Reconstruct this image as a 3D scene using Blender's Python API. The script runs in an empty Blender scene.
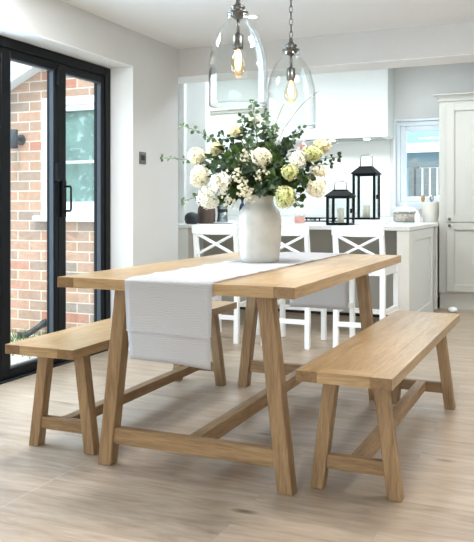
import bpy, bmesh, math, random
from mathutils import Vector, Matrix
random.seed(7)
SC = bpy.context.scene
COL = SC.collection
V = Vector
PI = math.pi

# ------------------------------------------------------------------ camera geometry
F, HOR, YAW, EYE = 744.3, 206.6, 0.4095, 1.028
CY, SY = math.cos(YAW), math.sin(YAW)

def onY(u, v, y):
    """world point on the plane Y=y that the photograph shows at pixel u, v"""
    a = (u - 237) / F; b = -(v - HOR) / F
    r = V((CY * a - SY, SY * a + CY, b)); t = y / r.y
    return V((r.x * t, y, EYE + r.z * t))

# ------------------------------------------------------------------ materials
def lin(c):
    return tuple(((x / 255) / 12.92 if x / 255 <= .04045 else ((x / 255 + .055) / 1.055) ** 2.4) for x in c) + (1,)

def newmat(name):
    m = bpy.data.materials.new(name); m.use_nodes = True
    nt = m.node_tree; nt.nodes.clear()
    out = nt.nodes.new('ShaderNodeOutputMaterial')
    return m, nt, out

def nd(nt, t, **kw):
    n = nt.nodes.new(t)
    for k, v in kw.items():
        if hasattr(n, k): setattr(n, k, v)
        else: n.inputs[k.replace('_', ' ')].default_value = v
    return n

def ramp(nt, stops):
    r = nt.nodes.new('ShaderNodeValToRGB')
    els = r.color_ramp.elements
    els[0].position, els[0].color = stops[0]
    els[1].position, els[1].color = stops[-1]
    for p, c in stops[1:-1]:
        e = els.new(p); e.color = c
    return r

def plain(name, rgb, rough=.5, metal=0, noise=.04, scale=8, bump=0, bscale=60, spec=.5, sheen=0):
    m, nt, out = newmat(name); L = nt.links
    b = nd(nt, 'ShaderNodeBsdfPrincipled', Roughness=rough, Metallic=metal)
    b.inputs['Specular IOR Level'].default_value = spec
    if sheen: b.inputs['Sheen Weight'].default_value = sheen
    tc = nd(nt, 'ShaderNodeTexCoord')
    n = nd(nt, 'ShaderNodeTexNoise', Scale=scale, Detail=3.0)
    L.new(tc.outputs['Object'], n.inputs['Vector'])
    c = lin(rgb)
    lo = tuple(x * (1 - noise) for x in c[:3]) + (1,); hi = tuple(min(1, x * (1 + noise)) for x in c[:3]) + (1,)
    r = ramp(nt, [(.3, lo), (.7, hi)])
    L.new(n.outputs['Fac'], r.inputs['Fac']); L.new(r.outputs['Color'], b.inputs['Base Color'])
    if bump:
        n2 = nd(nt, 'ShaderNodeTexNoise', Scale=bscale, Detail=4.0)
        L.new(tc.outputs['Object'], n2.inputs['Vector'])
        bp = nd(nt, 'ShaderNodeBump', Strength=bump, Distance=.004)
        L.new(n2.outputs['Fac'], bp.inputs['Height']); L.new(bp.outputs['Normal'], b.inputs['Normal'])
    L.new(b.outputs['BSDF'], out.inputs['Surface'])
    return m

def wood(name, dark, mid, light, axis='y', rough=.42, fine=1.0, board=0.0, spec=.5):
    """oak with the grain along one object axis; board = width of glued staves"""
    m, nt, out = newmat(name); L = nt.links
    b = nd(nt, 'ShaderNodeBsdfPrincipled', Roughness=rough)
    b.inputs['Specular IOR Level'].default_value = spec
    tc = nd(nt, 'ShaderNodeTexCoord')
    mp = nd(nt, 'ShaderNodeMapping')
    s = {'x': (.09, 1, 1), 'y': (1, .09, 1), 'z': (1, 1, .09)}[axis]
    mp.inputs['Scale'].default_value = tuple(k * 22 * fine for k in s)
    L.new(tc.outputs['Object'], mp.inputs['Vector'])
    n = nd(nt, 'ShaderNodeTexNoise', Scale=1.6, Detail=6.0, Roughness=.62, Distortion=.6)
    L.new(mp.outputs['Vector'], n.inputs['Vector'])
    n2 = nd(nt, 'ShaderNodeTexNoise', Scale=7.0, Detail=3.0)
    L.new(mp.outputs['Vector'], n2.inputs['Vector'])
    mx = nd(nt, 'ShaderNodeMath', operation='MULTIPLY_ADD')
    mx.inputs[1].default_value = .35
    L.new(n2.outputs['Fac'], mx.inputs[0])
    ms = nd(nt, 'ShaderNodeMath', operation='MULTIPLY'); ms.inputs[1].default_value = .65
    L.new(n.outputs['Fac'], ms.inputs[0]); L.new(ms.outputs[0], mx.inputs[2])
    r = ramp(nt, [(.33, lin(dark)), (.5, lin(mid)), (.68, lin(light))])
    L.new(mx.outputs[0], r.inputs['Fac'])
    col = r.outputs['Color']
    if board:
        sep = nd(nt, 'ShaderNodeSeparateXYZ'); L.new(tc.outputs['Object'], sep.inputs[0])
        dv = nd(nt, 'ShaderNodeMath', operation='DIVIDE'); dv.inputs[1].default_value = board
        L.new(sep.outputs['X' if axis == 'y' else 'Y'], dv.inputs[0])
        fl = nd(nt, 'ShaderNodeMath', operation='FLOOR'); L.new(dv.outputs[0], fl.inputs[0])
        wn = nd(nt, 'ShaderNodeTexWhiteNoise', noise_dimensions='1D'); L.new(fl.outputs[0], wn.inputs['W'])
        mr = nd(nt, 'ShaderNodeMapRange'); mr.inputs['To Min'].default_value = .88; mr.inputs['To Max'].default_value = 1.08
        L.new(wn.outputs['Value'], mr.inputs['Value'])
        hs = nd(nt, 'ShaderNodeHueSaturation'); L.new(mr.outputs[0], hs.inputs['Value']); L.new(col, hs.inputs['Color'])
        col = hs.outputs['Color']
    spn = nd(nt, 'ShaderNodeSeparateXYZ'); L.new(tc.outputs['Normal'], spn.inputs[0])
    abn = nd(nt, 'ShaderNodeMath', operation='ABSOLUTE'); L.new(spn.outputs[{'x': 'X', 'y': 'Y', 'z': 'Z'}[axis]], abn.inputs[0])
    gt = nd(nt, 'ShaderNodeMath', operation='GREATER_THAN'); gt.inputs[1].default_value = .9; L.new(abn.outputs[0], gt.inputs[0])
    eg = nd(nt, 'ShaderNodeMix', data_type='RGBA', blend_type='MULTIPLY'); eg.inputs[7].default_value = (.62, .56, .5, 1)
    L.new(gt.outputs[0], eg.inputs[0]); L.new(col, eg.inputs[6]); col = eg.outputs[2]
    L.new(col, b.inputs['Base Color'])
    bp = nd(nt, 'ShaderNodeBump', Strength=.12, Distance=.002)
    L.new(mx.outputs[0], bp.inputs['Height']); L.new(bp.outputs['Normal'], b.inputs['Normal'])
    L.new(b.outputs['BSDF'], out.inputs['Surface'])
    return m

def thin_glass(name, tint=(250, 253, 253), edge=(215, 225, 228), refl=1.0, ior=1.45):
    m, nt, out = newmat(name); L = nt.links
    lw = nd(nt, 'ShaderNodeLayerWeight', Blend=.35)
    fr = nd(nt, 'ShaderNodeMath', operation='POWER'); fr.inputs[1].default_value = 2.6
    l2 = nd(nt, 'ShaderNodeLayerWeight', Blend=.5); nt.links.new(l2.outputs['Facing'], fr.inputs[0])
    fa = nd(nt, 'ShaderNodeMath', operation='MULTIPLY_ADD'); fa.inputs[1].default_value = .75; fa.inputs[2].default_value = .03
    nt.links.new(fr.outputs[0], fa.inputs[0]); fr = fa
    r = ramp(nt, [(.6, lin(tint)), (.97, lin(edge))])
    L.new(lw.outputs['Facing'], r.inputs['Fac'])
    t = nd(nt, 'ShaderNodeBsdfTransparent'); L.new(r.outputs['Color'], t.inputs['Color'])
    g = nd(nt, 'ShaderNodeBsdfGlossy', Roughness=.02)
    mu = nd(nt, 'ShaderNodeMath', operation='MULTIPLY'); mu.inputs[1].default_value = refl; mu.use_clamp = True
    L.new(fr.outputs[0], mu.inputs[0])
    mix = nd(nt, 'ShaderNodeMixShader'); L.new(mu.outputs[0], mix.inputs[0]); L.new(t.outputs[0], mix.inputs[1]); L.new(g.outputs[0], mix.inputs[2])
    L.new(mix.outputs[0], out.inputs['Surface'])
    return m

def emit(name, rgb, strength):
    m, nt, out = newmat(name)
    e = nd(nt, 'ShaderNodeEmission', Strength=strength); e.inputs['Color'].default_value = lin(rgb)
    nt.links.new(e.outputs[0], out.inputs['Surface'])
    return m

def floor_mat():
    m, nt, out = newmat('floor planks'); L = nt.links
    b = nd(nt, 'ShaderNodeBsdfPrincipled', Roughness=.4)
    b.inputs['Specular IOR Level'].default_value = .45
    tc = nd(nt, 'ShaderNodeTexCoord')
    br = nd(nt, 'ShaderNodeTexBrick', offset=.37, offset_frequency=2)
    br.inputs['Scale'].default_value = 1.0
    br.inputs['Brick Width'].default_value = 1.22; br.inputs['Row Height'].default_value = .205
    br.inputs['Mortar Size'].default_value = .0014; br.inputs['Mortar Smooth'].default_value = .3
    br.inputs['Color1'].default_value = (0, 0, 0, 1); br.inputs['Color2'].default_value = (1, 1, 1, 1)
    br.inputs['Mortar'].default_value = (.5, .5, .5, 1)
    mo = nd(nt, 'ShaderNodeMapping'); mo.inputs['Location'].default_value = (.53, .05, 0)
    L.new(tc.outputs['Object'], mo.inputs['Vector']); L.new(mo.outputs[0], br.inputs['Vector'])
    mp = nd(nt, 'ShaderNodeMapping'); mp.inputs['Scale'].default_value = (1.6, 9, 1)
    L.new(tc.outputs['Object'], mp.inputs['Vector'])
    # shift the grain from plank to plank
    va = nd(nt, 'ShaderNodeVectorMath', operation='MULTIPLY_ADD')
    va.inputs[1].default_value = (7, 3, 0)
    L.new(br.outputs['Color'], va.inputs[0]); L.new(mp.outputs[0], va.inputs[2])
    n = nd(nt, 'ShaderNodeTexNoise', Scale=1.5, Detail=7.0, Roughness=.62, Distortion=.9)
    L.new(va.outputs[0], n.inputs['Vector'])
    n3 = nd(nt, 'ShaderNodeTexNoise', Scale=6.0, Detail=4.0)
    L.new(va.outputs[0], n3.inputs['Vector'])
    ad = nd(nt, 'ShaderNodeMath', operation='MULTIPLY_ADD'); ad.inputs[1].default_value = .3
    L.new(n3.outputs['Fac'], ad.inputs[0])
    m7 = nd(nt, 'ShaderNodeMath', operation='MULTIPLY'); m7.inputs[1].default_value = .7
    L.new(n.outputs['Fac'], m7.inputs[0]); L.new(m7.outputs[0], ad.inputs[2])
    r = ramp(nt, [(.25, lin((130, 111, 92))), (.41, lin((162, 144, 124))), (.55, lin((179, 162, 142))), (.72, lin((195, 181, 162)))])
    L.new(ad.outputs[0], r.inputs['Fac'])
    hs = nd(nt, 'ShaderNodeHueSaturation')
    mr = nd(nt, 'ShaderNodeMapRange'); mr.inputs['To Min'].default_value = .95; mr.inputs['To Max'].default_value = 1.04
    L.new(br.outputs['Color'], mr.inputs['Value']); L.new(mr.outputs[0], hs.inputs['Value']); L.new(r.outputs['Color'], hs.inputs['Color'])
    # small knots
    vo = nd(nt, 'ShaderNodeTexVoronoi', Scale=1.0)
    mk = nd(nt, 'ShaderNodeMapping'); mk.inputs['Scale'].default_value = (1.6, 4.0, 1)
    L.new(tc.outputs['Object'], mk.inputs['Vector']); L.new(mk.outputs[0], vo.inputs['Vector'])
    kr = ramp(nt, [(.02, lin((110, 88, 72))), (.09, (1, 1, 1, 1))])
    L.new(vo.outputs['Distance'], kr.inputs['Fac'])
    mm = nd(nt, 'ShaderNodeMix', data_type='RGBA', blend_type='MULTIPLY'); mm.inputs[0].default_value = .75
    L.new(hs.outputs['Color'], mm.inputs[6]); L.new(kr.outputs['Color'], mm.inputs[7])
    # seams, and the one long joint that runs down the room
    mj = nd(nt, 'ShaderNodeMix', data_type='RGBA'); mj.inputs[7].default_value = lin((168, 152, 136))
    L.new(br.outputs['Fac'], mj.inputs[0]); L.new(mm.outputs[2], mj.inputs[6])
    sp = nd(nt, 'ShaderNodeSeparateXYZ'); L.new(tc.outputs['Object'], sp.inputs[0])
    ax = nd(nt, 'ShaderNodeMath', operation='ADD'); ax.inputs[1].default_value = 1.752
    L.new(sp.outputs['X'], ax.inputs[0])
    ab = nd(nt, 'ShaderNodeMath', operation='ABSOLUTE'); L.new(ax.outputs[0], ab.inputs[0])
    lt = nd(nt, 'ShaderNodeMath', operation='LESS_THAN'); lt.inputs[1].default_value = .005
    L.new(ab.outputs[0], lt.inputs[0])
    l2 = nd(nt, 'ShaderNodeMath', operation='MULTIPLY'); l2.inputs[1].default_value = .13
    L.new(lt.outputs[0], l2.inputs[0])
    mj2 = nd(nt, 'ShaderNodeMix', data_type='RGBA'); mj2.inputs[7].default_value = lin((226, 214, 200))
    L.new(l2.outputs[0], mj2.inputs[0]); L.new(mj.outputs[2], mj2.inputs[6])
    L.new(mj2.outputs[2], b.inputs['Base Color'])
    bp = nd(nt, 'ShaderNodeBump', Strength=.08, Distance=.002)
    L.new(ad.outputs[0], bp.inputs['Height']); L.new(bp.outputs['Normal'], b.inputs['Normal'])
    rr = nd(nt, 'ShaderNodeMapRange'); rr.inputs['To Min'].default_value = .24; rr.inputs['To Max'].default_value = .42
    L.new(n3.outputs['Fac'], rr.inputs['Value']); L.new(rr.outputs[0], b.inputs['Roughness'])
    L.new(b.outputs['BSDF'], out.inputs['Surface'])
    return m

def brick_mat():
    m, nt, out = newmat('red brick'); L = nt.links
    b = nd(nt, 'ShaderNodeBsdfPrincipled', Roughness=.9)
    tc = nd(nt, 'ShaderNodeTexCoord')
    sp = nd(nt, 'ShaderNodeSeparateXYZ'); L.new(tc.outputs['Object'], sp.inputs[0])
    cb = nd(nt, 'ShaderNodeCombineXYZ'); L.new(sp.outputs['X'], cb.inputs[0]); L.new(sp.outputs['Z'], cb.inputs[1])
    br = nd(nt, 'ShaderNodeTexBrick', offset=.5)
    br.inputs['Scale'].default_value = 1.0
    br.inputs['Brick Width'].default_value = .26; br.inputs['Row Height'].default_value = .09
    br.inputs['Mortar Size'].default_value = .006; br.inputs['Mortar Smooth'].default_value = .25
    br.inputs['Color1'].default_value = (0, 0, 0, 1); br.inputs['Color2'].default_value = (1, 1, 1, 1)
    L.new(cb.outputs[0], br.inputs['Vector'])
    r = ramp(nt, [(0, lin((150, 138, 130))), (.22, lin((166, 140, 124))), (.5, lin((178, 144, 124))), (.78, lin((186, 152, 132))), (1, lin((180, 122, 104)))])
    L.new(br.outputs['Color'], r.inputs['Fac'])
    n = nd(nt, 'ShaderNodeTexNoise', Scale=26.0, Detail=4.0); L.new(tc.outputs['Object'], n.inputs['Vector'])
    mr = nd(nt, 'ShaderNodeMapRange'); mr.inputs['To Min'].default_value = .75; mr.inputs['To Max'].default_value = 1.25
    L.new(n.outputs['Fac'], mr.inputs['Value'])
    hs = nd(nt, 'ShaderNodeHueSaturation'); L.new(mr.outputs[0], hs.inputs['Value']); L.new(r.outputs['Color'], hs.inputs['Color'])
    mx = nd(nt, 'ShaderNodeMix', data_type='RGBA'); mx.inputs[7].default_value = lin((208, 198, 186))
    L.new(br.outputs['Fac'], mx.inputs[0]); L.new(hs.outputs['Color'], mx.inputs[6])
    L.new(mx.outputs[2], b.inputs['Base Color'])
    bp = nd(nt, 'ShaderNodeBump', Strength=.5, Distance=.006, invert=True)
    L.new(br.outputs['Fac'], bp.inputs['Height']); L.new(bp.outputs['Normal'], b.inputs['Normal'])
    L.new(b.outputs['BSDF'], out.inputs['Surface'])
    return m

def cloth_mat():
    m, nt, out = newmat('ribbed white cotton'); L = nt.links
    b = nd(nt, 'ShaderNodeBsdfPrincipled', Roughness=.95)
    b.inputs['Specular IOR Level'].default_value = .1
    tc = nd(nt, 'ShaderNodeTexCoord')
    sp = nd(nt, 'ShaderNodeSeparateXYZ'); L.new(tc.outputs['Object'], sp.inputs[0])
    su = nd(nt, 'ShaderNodeMath', operation='SUBTRACT'); L.new(sp.outputs['Y'], su.inputs[0]); L.new(sp.outputs['Z'], su.inputs[1])
    n = nd(nt, 'ShaderNodeTexNoise', Scale=18.0, Detail=2.0); L.new(tc.outputs['Object'], n.inputs['Vector'])
    ma = nd(nt, 'ShaderNodeMath', operation='MULTIPLY_ADD'); ma.inputs[1].default_value = .03
    L.new(n.outputs['Fac'], ma.inputs[0]); L.new(su.outputs[0], ma.inputs[2])
    mu = nd(nt, 'ShaderNodeMath', operation='MULTIPLY'); mu.inputs[1].default_value = 760
    L.new(ma.outputs[0], mu.inputs[0])
    si = nd(nt, 'ShaderNodeMath', operation='SINE'); L.new(mu.outputs[0], si.inputs[0])
    r = ramp(nt, [(.0, lin((210, 212, 214))), (.35, lin((222, 223, 224))), (1.0, lin((229, 229, 229)))])
    mr = nd(nt, 'ShaderNodeMapRange'); mr.inputs['From Min'].default_value = -1
    L.new(si.outputs[0], mr.inputs['Value']); L.new(mr.outputs[0], r.inputs['Fac'])
    L.new(r.outputs['Color'], b.inputs['Base Color'])
    bp = nd(nt, 'ShaderNodeBump', Strength=.5, Distance=.002)
    L.new(mr.outputs[0], bp.inputs['Height']); L.new(bp.outputs['Normal'], b.inputs['Normal'])
    tr = nd(nt, 'ShaderNodeBsdfTranslucent'); tr.inputs['Color'].default_value = lin((240, 238, 236))
    mx = nd(nt, 'ShaderNodeMixShader'); mx.inputs[0].default_value = .52
    L.new(b.outputs[0], mx.inputs[1]); L.new(tr.outputs[0], mx.inputs[2])
    L.new(mx.outputs[0], out.inputs['Surface'])
    return m

def vase_mat():
    m, nt, out = newmat('crackled off-white glaze'); L = nt.links
    b = nd(nt, 'ShaderNodeBsdfPrincipled', Roughness=.18)
    b.inputs['Coat Weight'].default_value = .4
    tc = nd(nt, 'ShaderNodeTexCoord')
    sp = nd(nt, 'ShaderNodeSeparateXYZ'); L.new(tc.outputs['Object'], sp.inputs[0])
    n = nd(nt, 'ShaderNodeTexNoise', Scale=14.0, Detail=5.0); L.new(tc.outputs['Object'], n.inputs['Vector'])
    r = ramp(nt, [(.3, lin((191, 188, 178))), (.5, lin((198, 195, 186))), (.7, lin((205, 202, 194)))])
    L.new(n.outputs['Fac'], r.inputs['Fac'])
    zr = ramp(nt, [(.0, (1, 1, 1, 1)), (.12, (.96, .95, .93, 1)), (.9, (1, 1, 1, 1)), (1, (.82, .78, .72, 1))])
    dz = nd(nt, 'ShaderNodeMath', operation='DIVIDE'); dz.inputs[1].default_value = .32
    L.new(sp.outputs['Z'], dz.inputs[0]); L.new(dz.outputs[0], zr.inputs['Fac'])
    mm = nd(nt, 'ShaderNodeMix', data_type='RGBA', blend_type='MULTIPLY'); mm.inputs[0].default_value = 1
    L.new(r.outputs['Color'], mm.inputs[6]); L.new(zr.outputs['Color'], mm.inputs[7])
    L.new(mm.outputs[2], b.inputs['Base Color'])
    mu = nd(nt, 'ShaderNodeMath', operation='MULTIPLY'); mu.inputs[1].default_value = 900
    L.new(sp.outputs['Z'], mu.inputs[0])
    si = nd(nt, 'ShaderNodeMath', operation='SINE'); L.new(mu.outputs[0], si.inputs[0])
    bp = nd(nt, 'ShaderNodeBump', Strength=.25, Distance=.0012)
    L.new(si.outputs[0], bp.inputs['Height']); L.new(bp.outputs['Normal'], b.inputs['Normal'])
    L.new(b.outputs['BSDF'], out.inputs['Surface'])
    return m

def foliage(name, a, b_, c, rough=.5):
    m, nt, out = newmat(name); L = nt.links
    b = nd(nt, 'ShaderNodeBsdfPrincipled', Roughness=rough)
    b.inputs['Specular IOR Level'].default_value = .3
    tc = nd(nt, 'ShaderNodeTexCoord')
    n = nd(nt, 'ShaderNodeTexNoise', Scale=32.0, Detail=3.0); L.new(tc.outputs['Object'], n.inputs['Vector'])
    r = ramp(nt, [(.3, lin(a)), (.5, lin(b_)), (.72, lin(c))])
    L.new(n.outputs['Fac'], r.inputs['Fac']); L.new(r.outputs['Color'], b.inputs['Base Color'])
    tr = nd(nt, 'ShaderNodeBsdfTranslucent'); L.new(r.outputs['Color'], tr.inputs['Color'])
    mx = nd(nt, 'ShaderNodeMixShader'); mx.inputs[0].default_value = .25
    L.new(b.outputs[0], mx.inputs[1]); L.new(tr.outputs[0], mx.inputs[2])
    L.new(mx.outputs[0], out.inputs['Surface'])
    return m

OD, OM, OL = (118, 94, 65), (151, 122, 87), (174, 145, 108)
TD, TM, TL = (148, 119, 82), (173, 143, 102), (192, 163, 123)
MT = {
    'top_y': wood('oak top', TD, TM, TL, 'y', .3, 1, .125),
    'top_x': wood('oak top across', TD, TM, TL, 'x', .36),
    'leg_z': wood('oak leg', OD, OM, OL, 'z', .45),
    'rail_x': wood('oak rail', OD, OM, OL, 'x', .45),
    'rail_y': wood('oak stretcher', OD, OM, OL, 'y', .45),
    'floor': floor_mat(),
    'wall': plain('warm grey wall paint', (213, 213, 210), .9, noise=.015, scale=3, spec=.2),
    'beam': plain('beam paint', (211, 209, 205), .9, noise=.015, scale=3, spec=.2),
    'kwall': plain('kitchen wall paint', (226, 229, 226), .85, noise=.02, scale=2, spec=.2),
    'ceil': plain('ceiling paint', (237, 238, 237), .95, noise=.01, scale=2, spec=.1),
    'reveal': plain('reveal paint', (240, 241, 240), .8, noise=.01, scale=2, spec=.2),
    'black': plain('black aluminium', (17, 20, 23), .42, noise=.05, spec=.25),
    'gasket': plain('grey glazing bead', (70, 80, 90), .3, noise=.05),
    'blackmetal': plain('black lantern metal', (13, 14, 14), .55, noise=.08, spec=.2),
    'brick': brick_mat(),
    'upvc': plain('white window plastic', (226, 233, 238), .35, noise=.01),
    'gravel': plain('pale gravel', (205, 200, 190), 1, noise=.4, scale=60, bump=1, bscale=90),
    'grass': foliage('lawn blades', (80, 104, 62), (120, 140, 90), (150, 166, 120)),
    'shaker': plain('pale grey cabinet paint', (196, 194, 185), .45, noise=.01),
    'isl': plain('white cabinet paint', (236, 234, 226), .45, noise=.01),
    'isl_end': plain('white end panel paint', (228, 230, 226), .45, noise=.01),
    'recess': plain('shade grey back panel', (196, 193, 183), .6, noise=.03),  # shade of the recess under the worktop put into this grey
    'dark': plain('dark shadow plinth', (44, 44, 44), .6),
    'quartz': plain('white quartz', (238, 238, 236), .16, noise=.03, scale=14),
    'stool': plain('white lacquered stool', (246, 247, 245), .38, noise=.01),
    'nickel': plain('brushed nickel', (112, 111, 107), .3, metal=1, noise=.05),
    'steel': plain('steel', (190, 192, 194), .25, metal=1, noise=.05),
    'glass': thin_glass('clear door glass', (248, 252, 252), (225, 235, 236), .7),
    'shade': thin_glass('clear blown glass', (249, 251, 250), (190, 200, 200), 1.5),
    'bulbglass': thin_glass('amber bulb glass', (255, 244, 226), (240, 205, 150), 1.0),
    'filament': emit('glowing filament', (255, 178, 92), 55),
    'glow': emit('bulb glow core', (255, 214, 150), 8),
    'lens': emit('downlight lens', (255, 246, 232), 14),
    'cloth': cloth_mat(),
    'vase': vase_mat(),
    'candle': plain('ivory wax', (240, 232, 212), .6, noise=.02),
    'wick': plain('charred wick', (40, 34, 30), .9),
    'euca': foliage('eucalyptus leaf', (62, 82, 56), (92, 112, 78), (134, 148, 112)),
    'euca_dark': foliage('dark eucalyptus leaf', (38, 54, 40), (60, 78, 54), (96, 110, 82)),
    'leaf': foliage('broad green leaf', (36, 54, 24), (60, 84, 36), (96, 116, 56)),
    'stem': plain('green stem', (84, 96, 56), .6, noise=.1),
    'twig': plain('brown twig', (112, 86, 62), .7, noise=.1),
    'cream': plain('cream petals', (238, 231, 205), .8, noise=.08, scale=50, sheen=.2),
    'white': plain('ivory petals', (242, 239, 226), .8, noise=.06, scale=50, sheen=.2),
    'lime': plain('lime petals', (204, 204, 146), .8, noise=.12, scale=50, sheen=.2),
    'butter': plain('pale yellow petals', (236, 224, 176), .8, noise=.1, scale=50, sheen=.2),
    'pinkp': plain('pale pink petals', (236, 200, 196), .8, noise=.1, scale=50, sheen=.2),
    'bud': plain('cream buds', (226, 220, 192), .8, noise=.15, scale=50),
    'core_c': plain('bloom core', (190, 184, 144), .9, noise=.1, scale=50),
    'core_l': plain('lime bloom core', (150, 158, 84), .9, noise=.1, scale=50),
    'brown': plain('brown glazed pot', (92, 74, 66), .5, noise=.15),
    'char': plain('charcoal plastic', (40, 46, 48), .5, noise=.1),
    'appl': plain('grey metal appliance', (140, 150, 156), .25, metal=.8, noise=.05),
    'china': plain('white china', (240, 240, 236), .2, noise=.01),
    'navy': plain('dark blue glass bottle', (40, 58, 84), .15, noise=.1),
    'pink': plain('pink wax', (226, 164, 152), .6, noise=.1, scale=30),
    'cook': plain('brown biscuits', (206, 182, 170), .8, noise=.35, scale=40),
    'stone': plain('stoneware crock', (220, 216, 206), .4, noise=.04),
    'spoon': wood('utensil wood', (150, 110, 74), (176, 136, 96), (196, 160, 120), 'z'),
    'lamp': plain('anthracite lamp', (64, 70, 76), .45, noise=.05),
    'pipe': plain('black rubber pipe', (48, 56, 58), .45, noise=.2),
    'fence': plain('pale fence timber', (120, 124, 124), .9, noise=.1, scale=20),
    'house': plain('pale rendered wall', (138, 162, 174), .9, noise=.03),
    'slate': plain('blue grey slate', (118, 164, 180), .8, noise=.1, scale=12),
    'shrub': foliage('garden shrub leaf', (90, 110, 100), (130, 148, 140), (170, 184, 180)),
    'pane_reflection': plain('mottled pane reflection', (205, 210, 204), .9, noise=.2, scale=7),
    'tile': plain('grey roof tile', (120, 112, 108), .9, noise=.1),
}

# ------------------------------------------------------------------ mesh builder
class M:
    def __init__(s): s.v = []; s.f = []
    def add(s, vs, fs):
        o = len(s.v); s.v += [V(p) for p in vs]; s.f += [tuple(o + i for i in f) for f in fs]; return s
    def box(s, x0, x1, y0, y1, z0, z1):
        return s.add([(x0,y0,z0),(x1,y0,z0),(x1,y1,z0),(x0,y1,z0),(x0,y0,z1),(x1,y0,z1),(x1,y1,z1),(x0,y1,z1)],
                     [(0,3,2,1),(4,5,6,7),(0,1,5,4),(1,2,6,5),(2,3,7,6),(3,0,4,7)])
    def prism(s, b, t, sx, sy, tx=None, ty=None):
        tx = tx or sx; ty = ty or sy; vs = []
        for c, a, d in ((b, sx, sy), (t, tx, ty)):
            for i, j in ((-1,-1),(1,-1),(1,1),(-1,1)): vs.append((c[0]+i*a/2, c[1]+j*d/2, c[2]))
        return s.add(vs, [(0,3,2,1),(4,5,6,7),(0,1,5,4),(1,2,6,5),(2,3,7,6),(3,0,4,7)])
    def bar(s, p0, p1, w, h, up=(0,0,1)):
        p0, p1 = V(p0), V(p1); d = (p1-p0).normalized(); sd = d.cross(V(up)).normalized(); u = sd.cross(d)
        vs = []
        for p in (p0, p1):
            for i, j in ((-1,-1),(1,-1),(1,1),(-1,1)): vs.append(p + sd*(i*w/2) + u*(j*h/2))
        return s.add(vs, [(0,3,2,1),(4,5,6,7),(0,1,5,4),(1,2,6,5),(2,3,7,6),(3,0,4,7)])
    def tube(s, pts, r, seg=8, close=False):
        pts = [V(p) for p in pts]; n = len(pts); rs = r if isinstance(r, (list, tuple)) else [r]*n
        vs = []; fs = []; ref = None
        for i, p in enumerate(pts):
            if close: d = pts[(i+1) % n] - pts[i-1]
            else: d = pts[min(i+1, n-1)] - pts[max(i-1, 0)]
            d.normalize()
            if ref is None: ref = V((0,0,1)) if abs(d.z) < .9 else V((1,0,0))
            a = (ref - d*ref.dot(d)).normalized(); b = d.cross(a); ref = a
            for k in range(seg):
                t = 2*PI*k/seg; vs.append(p + (a*math.cos(t) + b*math.sin(t))*rs[i])
        for i in range(n if close else n-1):
            j = (i+1) % n
            for k in range(seg):
                l = (k+1) % seg; fs.append((i*seg+k, i*seg+l, j*seg+l, j*seg+k))
        if not close:
            fs.append(tuple(range(seg))[::-1]); fs.append(tuple((n-1)*seg+k for k in range(seg)))
        return s.add(vs, fs)
    def lathe(s, prof, c=(0,0,0), seg=32, cap0=True, cap1=True):
        vs = []; fs = []; n = len(prof)
        for r, z in prof:
            for k in range(seg):
                t = 2*PI*k/seg; vs.append((c[0]+r*math.cos(t), c[1]+r*math.sin(t), c[2]+z))
        for i in range(n-1):
            for k in range(seg):
                l = (k+1) % seg; fs.append((i*seg+k, i*seg+l, (i+1)*seg+l, (i+1)*seg+k))
        if cap0: fs.append(tuple(range(seg))[::-1])
        if cap1: fs.append(tuple((n-1)*seg+k for k in range(seg)))
        return s.add(vs, fs)
    def ball(s, c, r, seg=12, rings=8, sz=1):
        prof = [(max(1e-4, r*math.sin(PI*i/rings)), -r*sz*math.cos(PI*i/rings)) for i in range(rings+1)]
        return s.lathe(prof, c, seg)
    def build(s, name, mat, parent=None, bevel=0, smooth=False, origin=(0,0,0), seg=1, auto=35):
        me = bpy.data.meshes.new(name); o = V(origin)
        bm = bmesh.new(); vs = [bm.verts.new(p - o) for p in s.v]
        for f in s.f:
            try: bm.faces.new([vs[i] for i in f])
            except ValueError: pass
        bmesh.ops.recalc_face_normals(bm, faces=bm.faces) if bevel else None
        if bevel:
            ed = [e for e in bm.edges if len(e.link_faces) == 2 and e.calc_face_angle(0) > .5]
            bmesh.ops.bevel(bm, geom=ed, offset=bevel, segments=seg, affect='EDGES', profile=.6)
        if smooth:
            for f in bm.faces: f.smooth = True
            for e in bm.edges:
                if len(e.link_faces) == 2 and e.calc_face_angle(0) > math.radians(auto): e.smooth = False
        bm.to_mesh(me); bm.free()
        me.materials.append(MT[mat] if isinstance(mat, str) else mat)
        ob = bpy.data.objects.new(name, me); COL.objects.link(ob)
        if parent is not None: ob.parent = parent
        else: ob.location = o
        return ob

def tag(o, label, cat, group=None):
    o['label'] = label; o['category'] = cat
    if group: o['group'] = group
    return o

def thing(name, label, cat, loc=(0,0,0), rz=0, group=None):
    o = bpy.data.objects.new(name, None); COL.objects.link(o)
    o.empty_display_size = .05
    o.location = loc; o.rotation_euler = (0, 0, rz)
    return tag(o, label, cat, group)

def dup(root, loc, rz, label, group=None):
    r = root.copy(); COL.objects.link(r); r.location = loc; r.rotation_euler = (0, 0, rz)
    r['label'] = label
    if group: r['group'] = group
    for ch in list(root.children):
        c = ch.copy(); COL.objects.link(c); c.parent = r
        for g in list(ch.children):
            d = g.copy(); COL.objects.link(d); d.parent = c
    return r

def struct(name, m, mat, parent=None, **kw):
    o = m.build(name, mat, parent, **kw)
    if parent is None: o['kind'] = 'structure'
    return o

# ------------------------------------------------------------------ the setting
XW = -2.80          # face of the left wall
XO = -3.12          # its outside
CZ = 2.287          # dining ceiling
BY0, BY1 = 5.27, 5.56
KB = 8.25           # kitchen back wall
DY0, DY1, DZ = 2.14, 4.585, 2.03   # door opening
RX, RY = 2.6, -1.6  # right and rear wall

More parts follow.
